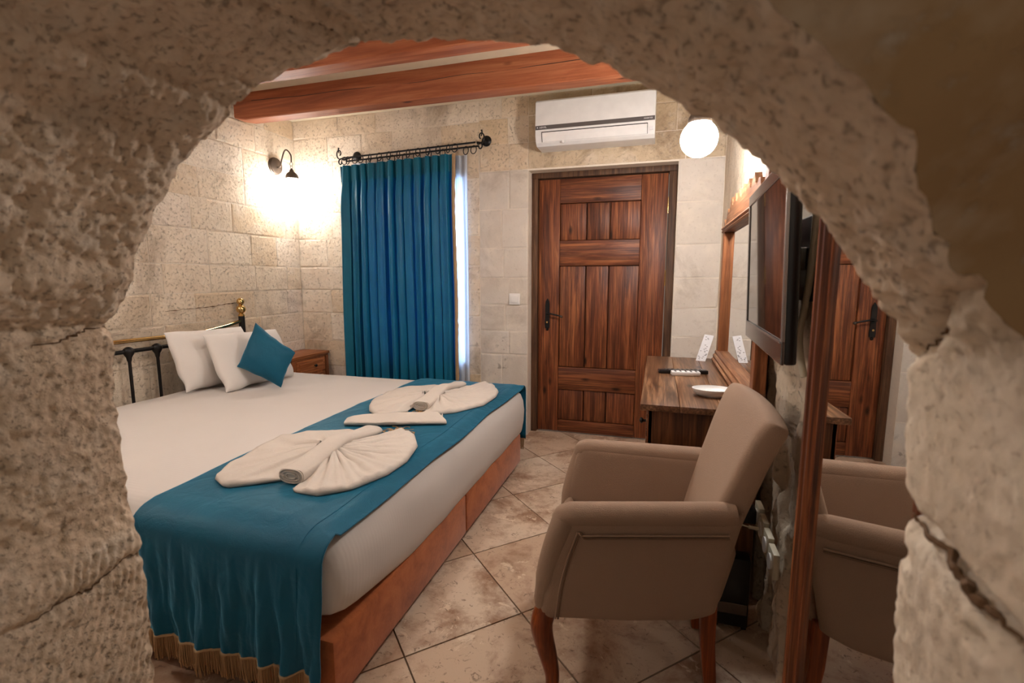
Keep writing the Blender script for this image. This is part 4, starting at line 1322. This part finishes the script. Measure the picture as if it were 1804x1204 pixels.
# ================================================================== DESK
dk = empty('desk', (0.165, 2.374, 0), label='dark stained wooden desk with drawers along the right wall', cat='desk')
dx0, dx1, dy0, dy1 = -0.212, 0.205, -0.58, 0.58
n_pl = 3
for k in range(n_pl):
    a = dx0 + (dx1 - dx0) * k / n_pl; b = dx0 + (dx1 - dx0) * (k + 1) / n_pl
    MB().box(a + 0.0004, b - 0.0004, dy0, dy1, 0.716, 0.740, 0.002).build('top_plank', MT['desk_y'], dk, True)
MB().box(dx0 + 0.03, dx1 - 0.005, dy0 + 0.03, dy0 + 0.055, 0.0, 0.716, 0.002).build('side_panel', MT['desk_z'], dk)
MB().box(dx0 + 0.03, dx1 - 0.005, dy1 - 0.055, dy1 - 0.03, 0.0, 0.716, 0.002).build('side_panel', MT['desk_z'], dk)
MB().box(dx0 + 0.03, dx1 - 0.005, dy0 + 0.43, dy0 + 0.455, 0.0, 0.716, 0.002).build('divider_panel', MT['desk_z'], dk)
MB().box(dx0 + 0.035, dx0 + 0.05, dy0 + 0.455, dy1 - 0.055, 0.60, 0.716, 0.002).build('apron', MT['desk_y'], dk)
MB().box(dx1 - 0.025, dx1 - 0.01, dy0 + 0.055, dy1 - 0.055, 0.05, 0.716, 0.0).build('back_panel', MT['desk_y'], dk)
MB().box(dx0 + 0.028, dx0 + 0.046, dy0 + 0.030, dy0 + 0.062, 0.0, 0.716, 0.003).build('corner_post', MT['night_z'], dk)
for (z0, z1) in ((0.53, 0.685), (0.36, 0.515), (0.19, 0.345), (0.03, 0.175)):
    dr = MB().box(dx0 + 0.022, dx0 + 0.042, dy0 + 0.064, dy0 + 0.425, z0, z1, 0.004).build('drawer_front', MT['desk_y'], dk)
    MB().lathe([(0.0, 0.0), (0.006, -0.002), (0.005, -0.012), (0.013, -0.020), (0.010, -0.027), (0.0, -0.029)], (dx0 + 0.022, dy0 + 0.245, (z0 + z1) / 2), 'x', 14).build('knob', MT['black_iron'], dr, True)

# ================================================================== DESK MIRROR
mr = empty('desk_mirror', (0.355, 2.34, 0.741), label='wood framed mirror with carved sawtooth crest standing on the desk against the wall', cat='mirror')
my0, my1 = -0.54, 0.54     # along the wall
H = 0.70
MB().box(-0.030, 0.012, my1 - 0.060, my1, 0.06, H, 0.004).build('frame_stile', MT['mirror_z'], mr)
MB().box(-0.030, 0.012, my0, my0 + 0.060, 0.06, H, 0.004).build('frame_stile', MT['mirror_z'], mr)
m = MB(); m.prism([(0.012, 0.0), (-0.050, 0.0), (-0.054, 0.012), (-0.046, 0.020), (-0.048, 0.034), (-0.038, 0.044), (-0.038, 0.056), (-0.026, 0.064), (0.012, 0.064)], 0, 1, 'y')
m.v = [(v[0], my0 + (my1 - my0) * v[1], v[2]) for v in m.v]
m.build('bottom_rail', MT['mirror_y'], mr)
m = MB(); m.prism([(0.012, 0.0), (-0.032, 0.0), (-0.038, 0.008), (-0.032, 0.014), (-0.040, 0.022), (-0.034, 0.032), (0.012, 0.032)], 0, 1, 'y')
m.v = [(v[0], my0 - 0.004 + (my1 - my0 + 0.008) * v[1], H - 0.002 + v[2]) for v in m.v]
m.build('top_moulding', MT['mirror_y'], mr)
# carved crest
prof = [(my0 + 0.0, H + 0.03)]
top = []
nteeth = 9
for k in range(nteeth * 4 + 1):
    a = k / (nteeth * 4)
    y = my0 + 0.01 + (my1 - my0 - 0.02) * a
    env = H + 0.070 + 0.080 * sstep(0.0, 0.22, a) * sstep(0.0, 0.22, 1 - a)
    dip = (0.0, 0.012, 0.045, 0.040)[k % 4]
    top.append((y, env - dip))
prof = [(my0, H + 0.03)] + top + [(my1, H + 0.03)]
m = MB(); m.prism(prof, -0.026, 0.000, 'x'); m.build('carved_crest', MT['mirror_y'], mr)
MB().box(-0.024, 0.010, my0 - 0.002, my0 + 0.06, H + 0.03, H + 0.155, 0.004).build('crest_block', MT['mirror_z'], mr)
MB().box(-0.004, 0.010, my0 + 0.055, my1 - 0.055, 0.055, H + 0.005).build('mirror_glass', MT['mirror'], mr)

# ================================================================== SMALL THINGS ON THE DESK
def remote(name, loc, rz_, L, Wd, T, mat, bmat, label, nb):
    r = empty(name, loc, rz_, label, 'remote')
    MB().box(-L / 2, L / 2, -Wd / 2, Wd / 2, 0, T, 0.004).build('case', mat, r, True)
    for k in range(nb):
        for q in (-1, 0, 1):
            MB().box(-L * 0.36 + L * 0.72 * k / (nb - 1) - 0.004, -L * 0.36 + L * 0.72 * k / (nb - 1) + 0.004, q * Wd * 0.27 - 0.0035, q * Wd * 0.27 + 0.0035, T - 0.001, T + 0.0012).build('button', bmat, r)
    return r
remote('remote_control', (0.130, 2.449, 0.7405), radians(10), 0.23, 0.045, 0.018, MT['black_plastic'], MT['grey_strip'], 'long black remote control with pale buttons on the desk', 9)
rr_ = remote('remote_control', (0.140, 2.396, 0.7405), radians(8), 0.13, 0.044, 0.020, MT['white_plastic'], MT['grey_strip'], 'short white remote control lying beside the black one', 5)
dish = empty('soap_dish', (0.222, 2.00, 0.7405), label='white oval dish with faint grey print on the desk behind the armchair', cat='dish')
def oval(name, prof, mat, parent, sx=0.84, sy=0.6):
    m = MB().lathe(prof, (0, 0, 0), 'z', 36); m.v = [(v[0] * sx, v[1] * sy, v[2]) for v in m.v]
    return m.build(name, mat, parent, True)
ob = oval('dish_body', [(0.0, 0.0), (0.062, 0.0), (0.084, 0.012), (0.094, 0.030), (0.090, 0.031), (0.080, 0.020), (0.06, 0.014), (0.0, 0.013)], MT['white_plastic'], dish)
random.seed(3)
for k in range(16):
    a = random.uniform(0, 2 * pi); rr = random.uniform(0.008, 0.044)
    x, y = rr * cos(a), rr * sin(a) * 0.62
    MB().box(x - 0.006, x + 0.006, y - 0.0012, y + 0.0012, 0.0135, 0.0148).build('printed_mark', MT['grey_strip'], ob)
# lid / card in the dish
br_ = empty('brochure', (0.255, 2.84, 0.7405), radians(-20), 'white printed leaflet card standing on the far end of the desk', 'brochure')
card = MB().prism([(-0.04, 0.0), (0.012, 0.0), (0.045, 0.145), (-0.005, 0.15)], -0.0012, 0.0012, 'y').build('card', MT['paper'], br_)
card.rotation_euler = (radians(-9), 0, 0)
random.seed(8)
for k in range(22):
    t = random.uniform(0.06, 0.92); w_ = random.uniform(0.1, 0.9)
    x = (-0.04 + 0.035 * t) + 0.050 * w_ ; z = 0.148 * t
    MB().box(x - 0.004, x + 0.004, -0.0018, -0.0010, z - 0.0012, z + 0.0012).build('printed_mark', MT['grey_strip'], card)

# ================================================================== TELEVISION
tv = empty('television', (0.288, 1.487, 1.235), label='glossy black flat television on a tilting bracket on the right wall', cat='television')
tv.rotation_euler = (0, radians(-1.8), radians(-2.3))
TW, TH = 0.305, 0.228
MB().box(-0.010, 0.016, -TW, TW, -TH, TH, 0.006).build('rear_shell', MT['black_plastic'], tv, True)
MB().box(0.014, 0.034, -TW + 0.16, TW - 0.05, -TH + 0.02, TH - 0.10, 0.015).build('rear_housing', MT['black_plastic'], tv, True)
MB().box(-0.0165, -0.009, -TW, TW, TH - 0.032, TH, 0.002).build('bezel', MT['bezel'], tv)
MB().box(-0.0165, -0.009, -TW, TW, -TH, -TH + 0.052, 0.002).build('bezel', MT['bezel'], tv)
MB().box(-0.0165, -0.009, TW - 0.020, TW, -TH + 0.052, TH - 0.032, 0.001).build('bezel', MT['bezel'], tv)
MB().box(-0.0165, -0.009, -TW, -TW + 0.012, -TH + 0.052, TH - 0.032, 0.001).build('bezel', MT['silver'], tv)
MB().box(-0.0185, -0.0155, -TW + 0.012, TW - 0.02, -TH + 0.048, -TH + 0.053).build('trim_line', MT['silver'], tv)
MB().box(-0.0135, -0.009, -TW + 0.012, TW - 0.020, -TH + 0.052, TH - 0.032).build('screen', MT['tv_glass'], tv)
MB().box(0.035, 0.066, -0.06, 0.06, -0.06, 0.06, 0.002).build('mount_plate', MT['chrome'], tv)
bk = empty('wall_bracket', (XR - 0.002, 1.47, 1.25), label='black steel wall bracket behind the television', cat='bracket')
MB().box(-0.012, 0.002, -0.07, 0.07, -0.11, 0.11, 0.002).build('wall_plate', MT['black_plastic'], bk)
MB().box(-0.030, -0.012, -0.02, 0.02, -0.03, 0.03, 0.003).build('arm', MT['chrome'], bk)
cd = empty('cable_conduit', (0.366, 1.41, 1.0), label='cream plastic cable hanging from a junction fitting behind the television', cat='cable')
o = MB().tube(catmull([(0.0, -0.03, 0.46), (0.0, -0.03, 0.40), (0.0, -0.025, 0.25), (0.0, 0.0, 0.14), (0.0, 0.035, 0.06), (0.004, 0.03, 0.0), (0.012, 0.01, -0.06)], 8), 0.0085, 10).build('hose', MT['ivory'], cd, True)
MB().lathe([(0.0, 0.0), (0.016, 0.0), (0.020, 0.02), (0.020, 0.05), (0.028, 0.055), (0.028, 0.09), (0.0, 0.10)], (0, -0.03, 0.40), 'z', 18).build('fitting', MT['white_plastic'], cd, True)

# ================================================================== TALL MIRROR
tm = empty('wall_mirror', (0.298, 1.064, 0.0), radians(0.8), 'tall wood framed wall mirror on the right reflecting the armchair and door', 'mirror')
# local: y from 0 (far stile) to -0.62 (near stile), x = depth towards wall
MH0, MH1 = 0.03, 1.78
def stile(y0, y1, nm='frame_stile'):
    m = MB()
    m.prism([(0.045, y0), (-0.002, y0), (-0.012, y0 + (y1 - y0) * 0.12), (-0.012, y0 + (y1 - y0) * 0.30), (-0.004, y0 + (y1 - y0) * 0.38), (-0.010, y0 + (y1 - y0) * 0.5), (-0.010, y0 + (y1 - y0) * 0.68), (0.0, y0 + (y1 - y0) * 0.76), (0.0, y0 + (y1 - y0) * 0.92), (0.008, y1), (0.045, y1)], MH0, MH1, 'z')
    return m.build(nm, MT['tall_z'], tm)
stile(0.0, -0.055); stile(-0.457, -0.402)
for (z0, z1) in ((MH0, MH0 + 0.06), (MH1 - 0.06, MH1)):
    MB().box(-0.006, 0.044, -0.402, -0.055, z0, z1, 0.004).build('frame_rail', MT['tall_y'], tm)
MB().box(0.004, 0.010, -0.406, -0.051, MH0 + 0.055, MH1 - 0.055).build('mirror_glass', MT['mirror'], tm)

# ================================================================== SOCKETS, PLUG, BOX
sy = [1.755, 1.680, 1.605, 1.530]
lab = ['white wall socket holding the black plug adapter', 'white wall socket with a thin cable plugged in', 'empty white wall socket third from the desk', 'empty white wall socket nearest the tall mirror']
for k, y in enumerate(sy):
    s = empty('wall_socket', (0.362, y, 0.385 - 0.012 * k), label=lab[k], cat='socket', group='row of wall sockets')
    MB().box(-0.006, 0.012, -0.036, 0.036, -0.040, 0.040, 0.003).build('plate', MT['ivory'], s, True)
    MB().lathe([(0.020, -0.0105), (0.024, -0.0105), (0.024, -0.006), (0.020, -0.006)], (0, 0, 0), 'x', 20).build('socket_rim', MT['white_plastic'], s, True)
ad = empty('plug_adapter', (0.325, 1.755, 0.385), label='black plug adapter in the wall socket behind the armchair', cat='plug')
MB().box(-0.045, 0.026, -0.03, 0.03, -0.022, 0.028, 0.004).build('case', MT['black_plastic'], ad, True)
MB().tube(catmull([(-0.03, 0.0, -0.02), (-0.035, 0.005, -0.08), (-0.03, 0.01, -0.10)]), 0.003, 6).build('cord', MT['black_plastic'], ad, True)
wc = empty('thin_cable', (0.35, 1.68, 0.373), label='thin pale cable with plug running from the wall socket behind the armchair', cat='cable')
MB().tube([(0.0, 0, 0), (-0.03, 0, 0.002)], 0.006, 8).build('plug', MT['ivory'], wc, True)
MB().tube(catmull([(-0.03, 0, 0.002), (-0.07, 0.015, 0.005), (-0.10, 0.03, 0.02), (-0.13, 0.05, 0.045)]), 0.0028, 6).build('cord', MT['ivory'], wc, True)

# ================================================================== ARMCHAIR
ch = empty('armchair', (0.0, 1.475, 0), radians(3.0), 'taupe upholstered armchair with curved wooden legs facing the bed', 'armchair')
def arm_y(x): return interp(x, [-0.30, 0.22], [0.262, 0.190])
for sgn in (-1, 1):
    def P(a, b, sgn=sgn):
        t = (b + 1) / 2
        xf = -0.300 + 0.058 * t - 0.010 * sin(pi * t)
        xr = 0.165 + 0.055 * t
        x = xf + (xr - xf) * (a + 1) / 2
        q = (a + 1) / 2
        zb = 0.275 + 0.020 * q + 0.012 * sin(pi * q) * 0 + 0.030 * q * q - 0.0
        zb = interp(q, [0, 0.12, 0.5, 0.85, 1.0], [0.272, 0.282, 0.286, 0.300, 0.322])
        ztp = 0.590 + 0.015 * q
        z = zb + (ztp - zb) * t
        y = sgn * (arm_y(x) + 0.010 * t - 0.006 * sin(pi * t))
        return (x, y, z)
    arm = slab('arm_panel', P, 0.034, 30, 26, 16, 0.35, MT['chair'], ch)
    # padded roll: up the front edge and along the arm
    path = []
    for k in range(9):
        t = k / 8
        path.append((-0.287 + 0.056 * t - 0.010 * sin(pi * t), sgn * (arm_y(-0.28) + 0.010 * t - 0.006 * sin(pi * t)), 0.285 + 0.275 * t))
    for k in range(1, 6):
        a = k / 6 * pi / 2
        path.append((-0.231 + 0.012 * (1 - cos(a)), sgn * (arm_y(-0.22) + 0.011), 0.560 + 0.014 * sin(a)))
    for k in range(13):
        x = -0.212 + 0.412 * k / 12
        path.append((x, sgn * (arm_y(x) + 0.011), 0.577 + 0.020 * k / 12))
    n_ = len(path)
    rad = [0.028 if k < 3 else 0.032 for k in range(9)] + [0.033] * 5 + [0.034] * 13
    rad[0] = 0.018; rad[-1] = 0.030
    MB().tube(path, rad, 16, True, ).build('arm_roll', MT['chair'], ch, True)
    for off in (0.040, 0.047):
        pp = []
        for k in range(9):
            t = k / 8
            x = -0.287 + 0.056 * t - 0.010 * sin(pi * t) + off
            pp.append((x, sgn * (arm_y(x) + 0.034 + 0.010 * t - 0.006 * sin(pi * t)), 0.290 + 0.255 * t))
        for k in range(12):
            x = -0.231 + off + 0.01 + (0.405 - off) * k / 11
            pp.append((x, sgn * (arm_y(x) + 0.0445), 0.577 - off + 0.020 * k / 11))
        MB().tube(catmull(pp, 3), 0.0028, 6).build('piping', MT['piping'] if off > 0.042 else MT['chair'], arm, True)
# backrest
def Pb(a, b):
    t = (b + 1) / 2
    z = 0.36 + 0.505 * t
    hw_ = interp(t, [0, 0.4, 1.0], [0.165, 0.195, 0.238])
    x = interp(z, [0.36, 0.45, 0.60, 0.75, 0.82, 0.87], [0.150, 0.168, 0.205, 0.248, 0.272, 0.297])
    x += -0.016 * (a * a) * (1 - 0.3 * t)          # gently wrapping round
    z -= 0.020 * abs(a) ** 3 * t
    return (x, hw_ * a, z)
bk_ = slab('backrest', Pb, lambda a, b: 0.037 - 0.004 * b, 34, 38, 26, 0.30, MT['chair'], ch)
# seat, front rail
def Pseat(a, b):
    x = -0.06 + 0.215 * a
    return (x, (arm_y(x) - 0.028) * b, 0.335 + 0.012 * (1 - a * a) * (1 - b * b))
slab('seat', Pseat, 0.05, 24, 24, 10, 0.4, MT['chair'], ch)
def Pfr(a, b): return (-0.268 - 0.006 * cos(b * 1.5), 0.225 * a, 0.335 + 0.062 * b)
slab('front_rail', Pfr, 0.022, 16, 12, 10, 0.4, MT['chair'], ch)
def Pbk(a, b): return (0.185 + 0.02 * b, 0.175 * a, 0.40 + 0.085 * b)
slab('back_panel', Pbk, 0.022, 16, 12, 10, 0.4, MT['chair'], ch)
for sgn in (-1, 1):
    y = sgn * 0.262
    pts = catmull([(-0.270, y * 0.98, 0.315), (-0.284, y, 0.275), (-0.288, y * 1.01, 0.235), (-0.272, y * 1.0, 0.165), (-0.258, y * 0.99, 0.095), (-0.262, y, 0.045), (-0.282, y * 1.02, 0.016), (-0.290, y * 1.03, 0.0)], 4)
    rr = [interp(k / (len(pts) - 1), [0, 0.14, 0.28, 0.43, 0.57, 0.72, 0.86, 1.0], [0.026, 0.031, 0.031, 0.026, 0.020, 0.017, 0.020, 0.019]) for k in range(len(pts))]
    MB().tube(pts, rr, 12).build('front_leg', MT['leg_wood'], ch, True)
    y = sgn * 0.165
    m = MB()
    vs = []
    for (z, hx_, xo) in ((0.33, 0.021, 0.155), (0.20, 0.019, 0.158), (0.0, 0.015, 0.178)):
        vs += [(xo - hx_, y - hx_, z), (xo + hx_, y - hx_, z), (xo + hx_, y + hx_, z), (xo - hx_, y + hx_, z)]
    fs = [(0, 1, 2, 3), (11, 10, 9, 8)]
    for s in range(2):
        for q in range(4):
            fs.append((s * 4 + q, s * 4 + 4 + q, s * 4 + 4 + (q + 1) % 4, s * 4 + (q + 1) % 4))
    m.add(vs, fs)
    o = m.build('rear_leg', MT['leg_wood'], ch)
    mod = o.modifiers.new('bev', 'BEVEL'); mod.width = 0.004; mod.segments = 2

# black box standing by the desk end
bx = empty('black_box', (0.285, 1.70, 0), label='low black box on the floor under the sockets, mostly hidden by the armchair', cat='box')
MB().box(-0.06, 0.05, -0.03, 0.03, 0.012, 0.26, 0.006).build('case', MT['black_plastic'], bx, True)
MB().box(-0.055, 0.045, -0.034, -0.028, 0.06, 0.10, 0.002).build('front_band', MT['bezel'], bx)
for sx in (-0.05, 0.04):
    MB().box(sx - 0.008, sx + 0.008, -0.02, 0.02, 0.0, 0.013).build('foot', MT['black_plastic'], bx)
